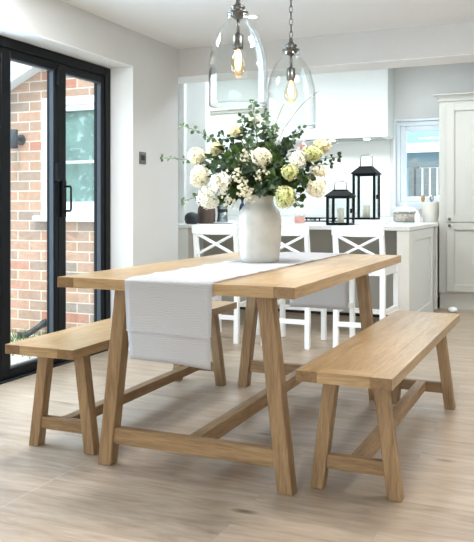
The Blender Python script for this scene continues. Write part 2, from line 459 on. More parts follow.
struct('floor', M().box(XO, RX, RY, BY1, -.12, 0).box(-4.2, RX, BY1, KB + .1, -.12, 0), 'floor')
w = M()
w.box(XO, XW, RY, DY0, 0, CZ).box(XO, XW, DY1, BY0, 0, CZ + .1).box(XO, -3.02, BY0, BY1, 0, 2.62).box(XO, XW, DY0, DY1, DZ, CZ)
struct('wall_left', w, 'wall')
# painted door reveal, a thin lining of the opening
struct('trim_1', M().box(-2.985, XW + .001, DY1 - .004, DY1 + .001, 0, DZ).box(-2.985, XW + .001, DY0, DY1, DZ - .004, DZ + .001), 'reveal')
struct('ceiling', M().box(XO, RX, RY, BY0, CZ, CZ + .1), 'ceil')
struct('ceiling_kitchen', M().box(-4.2, RX, BY1, KB + .1, 2.62, 2.7), 'ceil')
struct('trim_2', M().box(-3.018, RX, BY0, BY1, 2.066, CZ + .33), 'beam', bevel=.004)
struct('beam_painted_light', M().box(-3.015, RX, BY0 + .002, BY1 - .002, 2.061, 2.0655), 'reveal')  # added pale board; kitchen light on the beam underside put into its colour
struct('trim_3', M().box(-3.625, onY(184, 150, 6.84).x, 6.84, 6.9, 0, 2.62), 'wall', bevel=.003)
struct('wall_kitchen_front', M().box(-4.3, -3.12, BY1, BY1 + .06, 0, 2.62), 'kwall')
struct('wall_right', M().box(RX, RX + .1, RY, KB, 0, 2.7), 'wall')
# rear wall behind the camera, with a wide opening added to let light in
struct('wall_rear', M().box(XO, -2.3, RY - .1, RY, 0, CZ).box(2.1, RX, RY - .1, RY, 0, CZ).box(-2.3, 2.1, RY - .1, RY, 2.1, CZ), 'wall')
# kitchen back wall with the window opening
WX0, WX1, WZ0, WZ1 = -1.665, -.75, 1.03, 1.965
struct('wall_back', M().box(-4.2, WX0, KB, KB + .2, 0, 2.62).box(WX1, RX, KB, KB + .2, 0, 2.62)
       .box(WX0, WX1, KB, KB + .2, 0, WZ0).box(WX0, WX1, KB, KB + .2, WZ1, 2.62), 'wall')
struct('back_wall_painted_light', M().box(-4.2, -1.73, KB - .006, KB, .92, 2.6), 'kwall')  # added panel; brighter light on this wall put into its paler colour
struct('wall_pier', M().box(-4.2, -3.345, 6.9, 7.0, 0, 2.62), 'kwall')
struct('wall_kitchen_left', M().box(-4.3, -4.2, BY1, KB, 0, 2.62), 'kwall')
struct('baseboard_left', M().box(XW, XW + .014, DY1 + .02, BY0, 0, .1), 'reveal', bevel=.003)

# kitchen window
win = M().box(WX0, WX0 + .045, KB + .02, KB + .09, WZ0, WZ1).box(WX1 - .045, WX1, KB + .02, KB + .09, WZ0, WZ1) \
    .box(WX0 + .045, WX1 - .045, KB + .02, KB + .09, WZ1 - .05, WZ1).box(WX0 + .045, WX1 - .045, KB + .02, KB + .09, WZ0, WZ0 + .05)
wf = struct('window_1', win, 'upvc', bevel=.004)
a0, a1, b0, b1 = WX0 + .045, WX1 - .045, WZ0 + .05, WZ1 - .05
sash = M()
for (x0, x1, z0, z1) in ((a0, a0 + .06, b0, b1), (a1 - .06, a1, b0, b1), (a0 + .06, a1 - .06, b1 - .06, b1), (a0 + .06, a1 - .06, b0, b0 + .06)):
    sash.box(x0, x1, KB + .035, KB + .085, z0, z1)
sash.build('sash', 'upvc', wf, bevel=.006)
M().box(a0 + .058, a1 - .058, KB + .058, KB + .062, b0 + .058, b1 - .058).build('pane', 'glass', wf)
hd = M().bar((a0 + .03, KB + .02, 1.46), (a0 + .03, KB + .02, 1.40), .018, .014, (0, 1, 0)).box(a0 + .02, a0 + .04, KB + .02, KB + .036, 1.44, 1.5)
hd.build('handle', 'upvc', wf, bevel=.003)
cas = M().box(WX0 - .028, WX0, KB - .012, KB, WZ0, WZ1 + .028).box(WX0, WX1, KB - .012, KB, WZ1, WZ1 + .028)
struct('trim_4', cas, 'upvc', bevel=.003)
struct('trim_5', M().box(WX0 - .03, WX1, KB - .05, KB + .03, WZ0 - .025, WZ0), 'upvc', bevel=.004)

# black folding doors
fx0, fx1 = -3.09, -2.985
door = M().box(fx0, fx1, DY1 - .066, DY1 - .005, 0, DZ - .005).box(fx0, fx1, DY0, DY0 + .06, 0, DZ - .005) \
    .box(fx0, fx1, DY0 + .06, DY1 - .066, 1.965, DZ - .005).box(fx0, fx1 + .02, DY0 + .06, DY1 - .066, -.02, .012)
df = struct('door_1', door, 'black', bevel=.004)
pitch = .540; e1 = DY1 - .066; fl = -2.995
for k in range(4):
    y1 = e1 - k * pitch; y0 = y1 - pitch + .004
    st = .076; sr = .036; l0, l1 = fl - .065, fl; z0, z1 = .014, 1.963
    lf = M().box(l0, l1, y0, y0 + st, z0, z1).box(l0, l1, y1 - sr, y1, z0, z1) \
        .box(l0, l1, y0 + st, y1 - sr, z1 - .05, z1).box(l0, l1, y0 + st, y1 - sr, z0, z0 + .05)
    leaf = lf.build('door_leaf', 'black', df, bevel=.003)
    gz0, gz1, gy0, gy1 = z0 + .05, z1 - .05, y0 + st, y1 - sr
    M().box(fl - .042, fl - .036, gy0 - .002, gy1 + .002, gz0 - .002, gz1 + .002).build('glass_pane', 'glass', leaf)
    gx0, gx1 = fl - .035, fl - .006
    gk = M().box(gx0, gx1, gy1 - .010, gy1, gz0, gz1).box(gx0, gx1, gy0, gy0 + .010, gz0, gz1) \
        .box(gx0, gx1, gy0 + .010, gy1 - .010, gz1 - .010, gz1).box(gx0, gx1, gy0 + .010, gy1 - .010, gz0, gz0 + .010)
    gk.build('glazing_bead', 'gasket', leaf)
    if k == 0:
        M().box(fl, fl + .02, y0 + .02, y0 + .06, .96, 1.2).build('handle_plate', 'black', df, bevel=.004)
        M().tube([(fl + .02, y0 + .045, 1.0), (fl + .06, y0 + .045, 1.0), (fl + .065, y0 + .045, 1.01), (fl + .065, y0 + .045, 1.15), (fl + .06, y0 + .045, 1.16), (fl + .02, y0 + .045, 1.16)], .007, 8).build('handle', 'black', df, smooth=True)
        M().box(fl, fl + .025, y0 - .04, y0 - .005, 1.19, 1.31).build('lock_plate', 'black', df, bevel=.004)
        M().box(fl, fl + .025, y0 - .03, y0 + .012, 1.81, 1.93).build('hinge', 'black', df, bevel=.004)

# ------------------------------------------------------------------ outside the doors
BW = 5.45
YX = onY(42, 98, BW).x, onY(97, 94, BW).x
wx0, wx1 = -4.285, -3.56
wz0, wz1 = .945, 2.0
b = M().box(-7.5, wx0, BW, BW + .1, -.2, 4.2).box(wx1, XO, BW, BW + .1, -.2, 4.2).box(wx0, wx1, BW, BW + .1, -.2, wz0).box(wx0, wx1, BW, BW + .1, wz1, 4.2)
struct('wall_outside', b, 'brick')
ow = M()
for (x0, x1, z0, z1) in ((wx0, wx0 + .075, wz0, wz1), (wx1 - .075, wx1, wz0, wz1), (wx0 + .075, wx1 - .075, wz1 - .075, wz1), (wx0 + .075, wx1 - .075, wz0, wz0 + .075)):
    ow.box(x0, x1, BW - .01, BW + .06, z0, z1)
o2 = struct('window_2', ow, 'upvc', bevel=.005)
i2 = M(); p0, p1, q0, q1 = wx0 + .075, wx1 - .075, wz0 + .075, wz1 - .075
pm = 1.42
for (x0, x1, z0, z1) in ((p0, p0 + .05, q0, q1), (p1 - .05, p1, q0, q1), (p0 + .05, p1 - .05, q1 - .05, q1), (p0 + .05, p1 - .05, q0, q0 + .05), (p0 + .05, p1 - .05, pm - .012, pm + .012)):
    i2.box(x0, x1, BW, BW + .05, z0, z1)
i2.build('sash', 'upvc', o2, bevel=.005)
M().box(p0 + .05, p1 - .05, BW + .02, BW + .025, q0 + .05, q1 - .05).build('pane', thin_glass('window glass with sky reflection', (235, 245, 245), (220, 232, 235), 2.0), o2)
M().box(p0, p1, BW + .085, BW + .09, q0, q1).build('reflection_backing', 'pane_reflection', o2)  # backing sheet added behind the pane; its mottled tone stands for reflections
struct('trim_6', M().box(wx0 - .06, wx1 + .06, BW - .06, BW + .02, wz0 - .05, wz0), 'upvc', bevel=.006)
# sloping white barge board and roof of the brick wing
pA, pB = onY(0, 90.5, BW - .12), onY(60, 50, BW - .12)
dr = (pB - pA).normalized()
q0_, q1_ = pA - dr * 2.2, pA + dr * 1.6
up = V((-dr.z, 0, dr.x))
bb = M()
for y in (BW - .14,):
    vs = [q0_, q1_, q1_ + up * .3, q0_ + up * .3]
    bb.add([V((p.x, y, p.z)) for p in vs] + [V((p.x, BW, p.z)) for p in vs], [(0,1,2,3),(7,6,5,4),(0,4,5,1),(1,5,6,2),(2,6,7,3),(3,7,4,0)])
struct('trim_7', bb, 'upvc', bevel=.006)
rf = M(); vs = [q0_ + up * .3, q1_ + up * .3, q1_ + up * .36, q0_ + up * .36]
rf.add([V((p.x, BW - .2, p.z)) for p in vs] + [V((p.x, BW + .3, p.z)) for p in vs], [(0,1,2,3),(7,6,5,4),(0,4,5,1),(1,5,6,2),(2,6,7,3),(3,7,4,0)])
struct('trim_8', rf, 'tile')
struct('floor_outside', M().box(-9, XO, -3, BW, -.25, -.13), 'gravel')
# up-and-down wall lamp
lp = onY(13.2, 139, BW - .11)
wl = thing('wall_lamp', 'dark grey cylindrical lamp fixed on the brick wall outside', 'lamp', (lp.x, BW, lp.z))
M().lathe([(.038, -.085), (.042, -.08), (.042, .08), (.038, .085)], (0, -.11, 0), 20).build('lamp_body', 'lamp', wl, smooth=True)
M().tube([(0.01, -.005, -.005), (0.01, -.09, -.005)], .018, 10).lathe([(.0, 0)], seg=3).build('bracket', 'lamp', wl, smooth=True) if False else \
    M().box(-.02, .02, -.075, -.012, -.02, .02).build('bracket', 'lamp', wl, bevel=.004)
M().lathe([(.05, 0), (.05, .012)], (0, 0, 0), 20).build('wall_plate', 'lamp', wl).rotation_euler = (PI/2, 0, 0)
# black pipe on the ground against the brick wall
pp = [onY(18, 343, BW - .25), onY(22, 338, BW - .22), onY(27, 334.5, BW - .18), onY(33, 331, BW - .14), onY(38, 327.5, BW - .12), onY(43, 324, BW - .1), onY(46, 322.5, BW - .04)]
for p in pp: p.z = max(p.z, -.10)
pt = thing('drain_pipe', 'black bent drain pipe low on the brick wall outside', 'pipe', pp[2])
M().tube([p - pp[2] for p in pp], .026, 10).build('pipe', 'pipe', pt, smooth=True)
M().tube([p - pp[2] for p in (pp[0] + (pp[0]-pp[1])*.1, pp[0]*.5 + pp[1]*.5)], .034, 10).build('collar', 'pipe', pt, smooth=True)
M().tube([p - pp[2] for p in (pp[5], pp[6])], .034, 10).build('elbow', 'pipe', pt, smooth=True)
g = M(); rg = random.Random(3)
for i in range(900):
    x = rg.uniform(-4.75, -3.4); y = rg.uniform(4.55, 5.43)
    if rg.random() < .5 and y < 5.1: continue
    h = rg.uniform(.03, .09); a = rg.uniform(0, PI); dx, dy = math.cos(a)*.006, math.sin(a)*.006
    g.add([(x-dx, y-dy, -.131), (x+dx, y+dy, -.131), (x+rg.uniform(-.03,.03), y+rg.uniform(-.03,.03), -.13+h)], [(0,1,2)])
go = g.build('grass', 'grass'); tag(go, 'thin tufts of pale grass on the gravel outside', 'grass'); go['kind'] = 'stuff'

for i, (x, y, h, lab) in enumerate(((-7.6, .6, 3.4, 'tall garden tree outside, mirrored in the white window of the brick wing'),)):
    tr = thing('garden_tree', lab, 'tree', (x, y, -.13))
    q = M(); rs = random.Random(60 + i)
    for k in range(900):
        d = V((rs.gauss(0,1), rs.gauss(0,1), rs.gauss(0,1))).normalized(); r = 1.0*rs.uniform(.55, 1.05)
        c = V((d.x*r, d.y*r, h*.6 + d.z*r*1.25)); u1 = d.orthogonal().normalized()*.1; u2 = d.cross(u1.normalized())*.06
        q.add([c-u1, c+u2, c+u1, c-u2], [(0,1,2,3)])
    q.build('foliage', 'leaf', tr)
    M().tube([(0,0,0),(0.03,0,h*.3),(0,0,h*.7)], [.1,.08,.04], 8).build('trunk', 'twig', tr, smooth=True)

# ------------------------------------------------------------------ beyond the kitchen window
struct('floor_garden', M().box(-8, 4, KB + .2, 24, -.3, -.2), 'gravel')
fn = thing('garden_fence', 'pale close-boarded fence with rail seen through the kitchen window', 'fence', (-2.2, 12.5, -.2))
for i in range(5): M().box(-2.0 + i*1.0 - .05, -2.0 + i*1.0 + .05, -.05, .05, 0, 2.02).build('post', 'fence', fn, bevel=.004)
fb = M()
for i in range(34): fb.box(-2.02 + i*.12, -1.93 + i*.12, -.075, -.055, .05, 1.86)
fb.build('board_panel', 'fence', fn)
M().box(-2.1, 2.1, -.055, -.01, 1.88, 1.96).build('rail', 'fence', fn)
hs_ = thing('neighbour_house', 'pale rendered house behind the fence, with a blue grey roof', 'house', (-2.4, 17.0, -.2))
M().box(-3.5, 3.5, 0, 4, 0, 2.55).build('wall', 'house', hs_)
M().add([(-3.8,-.4,2.6),(3.8,-.4,2.6),(3.8,2.2,4.6),(-3.8,2.2,4.6),(3.8,4.8,2.6),(-3.8,4.8,2.6)], [(0,1,2,3),(3,2,4,5),(0,3,5),(1,4,2)]).build('roof', 'slate', hs_)
M().box(-3.8, 3.8, -.45, -.36, 2.42, 2.62).build('gutter_board', 'upvc', hs_)
M().box(-.6, .9, -.03, .02, 1.0, 2.1).build('house_window', 'upvc', hs_)
for i, (x, y, lab) in enumerate(((-2.55, 11.4, 'pale round shrub seen low in the kitchen window, left one'), (-1.75, 11.6, 'pale round shrub seen low in the kitchen window, right one'))):
    sh = thing('shrub', lab, 'shrub', (x, y, -.2))
    q = M(); rs = random.Random(20+i)
    for k in range(500):
        d = V((rs.gauss(0,1), rs.gauss(0,1), rs.gauss(0,1))).normalized(); r = .42*rs.uniform(.75, 1.05)
        c = V((d.x*r, d.y*r, .75 + d.z*r*1.4)); u1 = d.orthogonal().normalized()*.05; u2 = d.cross(u1.normalized())*.03
        q.add([c-u1, c+u2, c+u1, c-u2], [(0,1,2,3)])
    q.build('foliage', 'shrub', sh)
    M().tube([(0,0,0),(0.02,0,.4),(0,0,.8)], [.03,.025,.015], 6).build('trunk', 'twig', sh)

# ------------------------------------------------------------------ dining furniture
def make_trestle(root, W, L, H, T, foot, top_in, sec, inset, rail_z, rail_h, leg_sy=None):
    """local frame: X across, Y along from near end (0) to far end (L)"""
    eb = .075; g = .0003
    M().box(-W/2 + eb, W/2 - eb, eb, L - eb, H - T, H).build('tabletop' if W > .6 else 'seat', 'top_y', root, bevel=.0005)
    for y0, y1 in ((0, eb - g), (L - eb + g, L)):
        M().box(-W/2 + eb + g, W/2 - eb - g, y0, y1, H - T, H).build('end_board', 'top_x', root, bevel=.0005)
    for sgn in (-1, 1):
        x0, x1 = sorted((sgn*(W/2 - eb + g), sgn*W/2))
        M().box(x0, x1, 0, L, H - T, H).build('side_board', 'top_y', root, bevel=.0005)
    for y in (inset, L - inset):
        for sgn in (-1, 1):
            M().prism((sgn*foot, y, 0), (sgn*top_in, y, H - T), sec, sec).build('leg', 'leg_z', root, bevel=.003)
        zc = rail_z + rail_h/2
        xr = foot + (top_in - foot) * zc/(H - T) - sec/2
        M().box(-xr - .002, xr + .002, y - sec*.32, y + sec*.32, rail_z, rail_z + rail_h).build('rail', 'rail_x', root, bevel=.002)
    M().box(-.024, .024, inset + sec*.32, L - inset - sec*.32, rail_z + .006, rail_z + rail_h).build('stretcher', 'rail_y', root, bevel=.002)

tab = thing('dining_table', 'oak trestle dining table with splayed legs under the white runner', 'table', (-1.282, 2.332, 0))
make_trestle(tab, .956, 1.797, .76, .039, .381, .300, .058, .198, .088, .064)
GB = 'oak benches beside the dining table'
ben = thing('bench', 'long oak bench on the right of the table, fully in view', 'bench', (-.674, 2.451, 0), math.radians(-.7), GB)
make_trestle(ben, .336, 1.63, .46, .038, .143, .088, .05, .172, .078, .052)
dup(ben, (-1.933, 2.436, 0), 0, 'oak bench by the black glass doors, half behind the table', GB)

# runner
rx0, rx1 = -1.457, -1.103
top = .7625; near, far = 2.332, 4.129
path = []                                    # (y, z) down the near end, along the top, down the far end
zs = [.468 + .018*i for i in range(6)] + [.571, .5745, .577, .580] + [.595 + (top - .012 - .595)*i/8 for i in range(9)]
NR = len(zs)
for z in zs:
    y = near - .004 + .10*max(0, .5765 - z)
    if z in (.5745, .577): y -= .005
    path.append((y, z))
path += [(near - .003, top - .005), (near + .002, top - .001)]
for i in range(1, 40): path.append((near + (far - near)*i/40, top))
path += [(far - .002, top - .001), (far + .003, top - .005)]
for i in range(12): path.append((far + .005 + .003*math.sin(i*.7), top - .012 - (top - .012 - .44)*i/11))
NX = 14; vs = []; fs = []
for j, (y, z) in enumerate(path):
    for i in range(NX + 1):
        t = i/NX; x = rx0 + (rx1 - rx0)*t; zz = z; yy = y
        if j < NR:
            k = 1 - j/(NR - 1)
            x += (.5 - t)*.03*k + .006*k; zz += (.5 - t)*.014*k
            yy -= .006*k*math.sin(t*7 + 1)
        elif NR + 2 <= j < NR + 41:
            if i in (0, NX): zz += .002 + (.004 if j % 5 == 0 else 0); x += (.003*math.sin(j*1.3))*(1 if i else -1)
            else: zz += .0006
        elif j >= NR + 43:
            yy += .008*math.sin(t*6)*(j - NR - 43)/11
        vs.append((x, yy, zz))
for j in range(len(path) - 1):
    for i in range(NX):
        a = j*(NX + 1) + i; fs.append((a, a + 1, a + NX + 2, a + NX + 1))
rn = M().add(vs, fs).build('table_runner', 'cloth', smooth=True, origin=(-1.28, 3.23, .76), auto=80)
sol = rn.modifiers.new('thickness', 'SOLIDIFY'); sol.thickness = .0012; sol.offset = 1
tag(rn, 'white ribbed cotton runner lying along the table and hanging over its ends', 'runner')

# ------------------------------------------------------------------ vase and bouquet
VC = V((onY(259.5, 264, 3.31).x, 3.31, .7635))
va = M()
prof_o = [(.086, 0), (.093, .004), (.096, .03), (.101, .09), (.105, .14), (.106, .18), (.104, .215), (.096, .242), (.082, .262), (.071, .274), (.067, .285), (.067, .305), (.070, .317), (.070, .32)]
prof_i = [(.063, .32), (.060, .305), (.060, .28), (.09, .235), (.095, .1), (.085, .012)]
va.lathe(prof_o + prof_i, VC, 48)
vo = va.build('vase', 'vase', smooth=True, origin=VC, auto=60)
tag(vo, 'off-white glazed stoneware vase with a short neck on the runner', 'vase')

def bez(p0, p1, p2, n=8):
    return [p0*(1-t)**2 + p1*2*t*(1-t) + p2*t*t for t in [i/n for i in range(n + 1)]]
def stem_pts(tip, rnd, n=8, sag=.0):
    """a stem rooted inside the vase, through its mouth to the tip"""
    ang = math.atan2(tip.y - VC.y, tip.x - VC.x) + rnd.uniform(-.3, .3)
    q = rnd.uniform(.012, .042)
    mouth = VC + V((math.cos(ang)*q, math.sin(ang)*q, .322))
    root = VC + V((-math.cos(ang)*q*.8, -math.sin(ang)*q*.8, .10))
    ctrl = mouth + V(((tip.x - mouth.x)*.25, (tip.y - mouth.y)*.25, max(.06, (tip.z - mouth.z)*.75 + sag)))
    return [root] + bez(mouth, ctrl, tip, n)

def bloom_mesh(r, rnd, n=85, sz=.92):
    m = M()
    for k in range(n):
        t = 1 - 2*(k + .5)/n; ph = k*2.39996 + rnd.uniform(-.2, .2)
        s_ = math.sqrt(max(0, 1 - t*t)); d = V((s_*math.cos(ph), s_*math.sin(ph), t))
        rr = r*rnd.uniform(.84, 1.08)
        c = V((d.x*rr, d.y*rr, d.z*rr*sz)); u = d.orthogonal().normalized(); w_ = d.cross(u)
        a0 = rnd.uniform(0, PI); ps = r*.27
        for q in range(4):
            a = a0 + q*PI/2; e = u*math.cos(a) + w_*math.sin(a); f_ = u*math.cos(a + PI/2) + w_*math.sin(a + PI/2)
            lift = d*(ps*rnd.uniform(.05, .4))
            m.add([c, c + (e*.62 - f_*.42)*ps + lift*.6, c + e*ps + lift, c + (e*.62 + f_*.42)*ps + lift*.6], [(0,1,2,3)])
    return m
def leaf_quad(m, base, d, up, ln, wd, fold=.15, curl=.1):
    d = d.normalized(); s_ = d.cross(up).normalized(); u = s_.cross(d)
    p = [base, base + d*ln*.3 + s_*wd*.42 + u*fold*wd, base + d*ln*.62 + s_*wd*.5 + u*fold*wd, base + d*ln - u*curl*ln,
         base + d*ln*.62 - s_*wd*.5 + u*fold*wd, base + d*ln*.3 - s_*wd*.42 + u*fold*wd, base + d*ln*.33, base + d*ln*.65 - u*curl*ln*.3]
    m.add(p, [(0,1,6),(1,2,7,6),(2,3,7),(0,6,5),(6,7,4,5),(7,3,4)])

GH = 'hydrangea stems in the vase'
# u, v, Y offset, radius, petal, core, label
BL = [
    (197.5, 156, -.02, .040, 'cream', 'cream hydrangea head at upper left edge of the bouquet'),
    (200.5, 176, -.05, .046, 'cream', 'cream hydrangea head below the upper left one, at the bouquet side'),
    (207.5, 197, -.06, .050, 'white', 'ivory hydrangea head hanging lowest at left, beside the vase neck'),
    (220, 184, -.12, .046, 'white', 'round ivory hydrangea head facing forward, left of the vase neck'),
    (217, 149, .02, .034, 'butter', 'pale buttery hydrangea head left of centre, under the topmost yellow one'),
    (235, 131, .03, .029, 'butter', 'small pale yellow hydrangea head high up left of the bouquet top'),
    (262.5, 156, -.10, .042, 'cream', 'tall cream hydrangea head at the very middle of the bouquet'),
    (297, 160, -.07, .038, 'white', 'ivory hydrangea head right of centre beside the lime one'),
    (313, 154, -.04, .038, 'lime', 'lime green hydrangea head at upper right of the bouquet'),
    (322, 147, .04, .036, 'butter', 'pale yellow hydrangea head behind the upper right lime one'),
    (289, 173, -.12, .034, 'lime', 'small lime hydrangea head right of centre, above the lowest lime one'),
    (285.5, 197, -.13, .045, 'lime', 'large lime hydrangea head lowest at right, beside the vase neck'),
    (319, 172, -.01, .034, 'cream', 'cream hydrangea head at the right edge, above the lowest right one'),
    (316, 186, -.05, .044, 'cream', 'cream hydrangea head lowest at the far right of the bouquet'),
    (255, 120, .06, .026, 'white', 'small ivory hydrangea head near the top of the bouquet'),
]
for i, (u, v, dy, r, pet, lab) in enumerate(BL):
    rnd = random.Random(100 + i); c = onY(u, v, VC.y + dy)
    root = thing('hydrangea_stem', lab, 'flower', VC, 0, GH)
    pts = stem_pts(c, rnd)
    M().tube([p - VC for p in pts], .0028, 6).build('stem', 'stem', root, smooth=True)
    r *= 1.1; bl = bloom_mesh(r, rnd); off = c - VC
    ph1, ph2 = rnd.uniform(0, 6), rnd.uniform(0, 6)
    for p in bl.v:
        p *= 1 + .08*math.sin(p.x/r*2.3 + ph1) + .07*math.cos(p.z/r*2.7 + ph2)
        p += off
    bo = bl.build('bloom', pet, root)
    M().ball(off, r*.78, 10, 7, .9).build('bloom_core', 'core_l' if pet == 'lime' else 'core_c', bo, smooth=True)
    lf = M()
    for k in range(5):
        q = pts[-3 if k < 3 else -2] - VC + V((rnd.uniform(-.01,.01), rnd.uniform(-.01,.01), 0))
        a = rnd.uniform(0, 2*PI); d = V((math.cos(a), math.sin(a), rnd.uniform(-.1, .6)))
        leaf_quad(lf, q, d, V((0, 0, 1)), rnd.uniform(.06, .085), rnd.uniform(.036, .05))
    lf.build('leaf', 'leaf', root, smooth=True)

# clusters of small cream blossom
GF = 'filler sprays of small cream blossom in the vase'
for i, (u, v, dy, lab) in enumerate(((245, 158, -.06, 'spray of tiny cream blossom left of the middle hydrangea'), (238, 176, -.12, 'spray of tiny cream blossom above the vase neck, left side'),
        (243, 187, -.14, 'lowest spray of tiny cream blossom over the vase rim'), (261, 174, -.12, 'spray of tiny cream blossom below the middle hydrangea'),
        (248, 195, -.13, 'spray of tiny cream blossom touching the vase rim'), (230, 203, -.10, 'spray of tiny cream blossom drooping left of the vase neck'),
        (302, 148, .0, 'pale pink blossom spray beside the upper right lime hydrangea'))):
    rnd = random.Random(300 + i); c = onY(u, v, VC.y + dy)
    root = thing('blossom_spray', lab, 'flower', VC, 0, GF)
    M().tube([p - VC for p in stem_pts(c, rnd)], .002, 6).build('stem', 'stem', root, smooth=True)
    m = M()
    for k in range(34):
        p = c - VC + V((rnd.gauss(0, .017), rnd.gauss(0, .017), rnd.gauss(0, .02))); d = V((rnd.gauss(0,1), rnd.gauss(0,1) - .6, rnd.gauss(0,1))).normalized()
        u_ = d.orthogonal().normalized(); w_ = d.cross(u_)
        for q in range(5):
            a = q*2*PI/5; e = u_*math.cos(a) + w_*math.sin(a); f_ = u_*math.cos(a + .6) + w_*math.sin(a + .6); h_ = u_*math.cos(a - .6) + w_*math.sin(a - .6)
            m.add([p, p + h_*.006, p + e*.009 + d*.002, p + f_*.006], [(0,1,2,3)])
    m.build('blossom', 'pinkp' if i == 6 else 'bud', root)

# eucalyptus and other greenery
def sprig(tip, rnd, mat, size, npair, start, label, group, name='eucalyptus_sprig', cat='foliage', sag=0, stemmat='stem'):
    root = thing(name, label, cat, VC, 0, group)
    pts = [p - VC for p in stem_pts(tip, rnd, 14, sag)]
    M().tube(pts, [.0024]*6 + [.0016]*(len(pts) - 6), 5).build('stem', stemmat, root, smooth=True)
    m = M(); n = len(pts) - 1
    for k in range(npair):
        t = start + (1 - start)*k/max(1, npair - 1); f_ = t*n; i0 = min(n - 1, int(f_)); fr = f_ - i0
        p = pts[i0]*(1 - fr) + pts[i0 + 1]*fr; d = (pts[i0 + 1] - pts[i0]).normalized()
        a = k*1.9 + rnd.uniform(-.5, .5); o = d.orthogonal().normalized(); w_ = d.cross(o)
        s_ = size*(1.05 - .35*t)*rnd.uniform(.8, 1.15)
        for sg in (0, PI):
            e = o*math.cos(a + sg) + w_*math.sin(a + sg)
            leaf_quad(m, p + e*.004, e + d*.5 + V((0, 0, rnd.uniform(-.3, .2))), V((rnd.uniform(-.6,.6), -1.2, rnd.uniform(.0,.9))).normalized(), s_, s_*.8)
    leaf_quad(m, pts[-1], (pts[-1] - pts[-2]), V((0, -1, .2)), size*.6, size*.45)
    m.build('leaves', mat, root, smooth=True)
    return root
GE = 'eucalyptus sprigs in the vase'
EU = [
    (163, 158, -.01, 'euca', .024, 8, .45, 'long eucalyptus sprig reaching furthest left from the bouquet'),
    (183, 126, .02, 'euca', .026, 7, .5, 'eucalyptus sprig pointing up at the upper left'),
    (184, 201, -.03, 'euca', .024, 5, .6, 'eucalyptus sprig drooping at the lower left'),
    (206, 137, .03, 'euca_dark', .022, 6, .5, 'dark eucalyptus sprig above the upper left cream head'),
    (221, 134, .0, 'euca_dark', .026, 7, .45, 'dark eucalyptus sprig between the two pale yellow heads'),
    (241, 117, .05, 'euca', .028, 9, .4, 'upright eucalyptus sprig left of the topmost one'),
    (253, 103, .05, 'euca', .026, 12, .35, 'topmost eucalyptus sprig in the bouquet'),
    (266, 112, .02, 'euca', .027, 9, .4, 'upright eucalyptus sprig right of the topmost one'),
    (275, 128, .0, 'euca', .030, 8, .4, 'eucalyptus sprig leaning right of the bouquet top'),
    (303, 128, .03, 'euca_dark', .027, 8, .45, 'eucalyptus sprig rising high on the right side'),
    (296, 137, -.02, 'euca_dark', .03, 8, .4, 'dark eucalyptus sprig behind the right ivory head'),
    (338, 157, -.01, 'euca_dark', .024, 7, .55, 'dark eucalyptus sprig reaching furthest right towards the lanterns'),
    (330, 164, -.04, 'euca_dark', .024, 6, .55, 'dark eucalyptus sprig drooping at the right edge'),
    (310, 176, -.13, 'euca_dark', .032, 6, .5, 'broad dark sprig in front of the far right cream heads'),
    (276, 186, -.15, 'euca_dark', .030, 8, .3, 'dark eucalyptus sprig hanging forward over the vase rim'),
    (262, 193, -.15, 'euca_dark', .030, 7, .3, 'blue green sprig falling over the middle of the vase rim'),
    (300, 205, -.10, 'euca', .026, 5, .5, 'eucalyptus sprig drooping beside the lowest lime head'),
    (250, 140, -.02, 'euca', .03, 8, .35, 'eucalyptus sprig standing left of the middle cream head'),
]
for i, (u, v, dy, mat, s_, n_, st, lab) in enumerate(EU):
    rnd = random.Random(500 + i)
    sprig(onY(u, v, VC.y + dy), rnd, mat, s_*1.4, n_ + 4, st*.85, lab, GE, sag=.03 if v > 150 else 0)
GG = 'leafy green branches in the middle of the bouquet'
BR = [(216, 166, -.10, 'broad-leaved branch behind the forward ivory head, left'), (228, 158, -.09, 'broad-leaved branch left of the bouquet middle'), (236, 150, .0, 'broad-leaved branch under the small pale yellow head'),
      (250, 168, -.10, 'broad-leaved branch just left below the middle cream head'), (272, 150, -.05, 'broad-leaved branch right of the middle cream head'), (279, 160, -.08, 'broad-leaved branch above the small lime head'),
      (286, 145, .0, 'broad-leaved branch left of the right ivory head'), (274, 178, -.12, 'broad-leaved branch left of the small lime head'), (302, 180, -.09, 'broad-leaved branch between small lime and far right cream heads'),
      (268, 137, .02, 'broad-leaved branch above the middle cream head'), (225, 200, -.06, 'broad-leaved branch low on the left by the vase neck'), (234, 190, -.09, 'broad-leaved branch right of the forward ivory head'),
      (305, 165, .05, 'broad-leaved branch behind the right lime heads'), (245, 178, .03, 'broad-leaved branch deep behind the cream sprays'), (300, 195, -.05, 'broad-leaved branch above the drooping right sprig'),
      (255, 150, .06, 'broad-leaved branch deep behind the middle cream head'), (285, 175, .06, 'broad-leaved branch deep behind the small lime head'), (212, 168, .05, 'broad-leaved branch deep behind the left cream heads')]
for i, (u, v, dy, lab) in enumerate(BR):
    rnd = random.Random(700 + i)
    sprig(onY(u, v, VC.y + dy), rnd, 'leaf' if i % 3 else 'euca_dark', .062, 10, .3, lab, GG, 'leafy_branch', sag=.02)
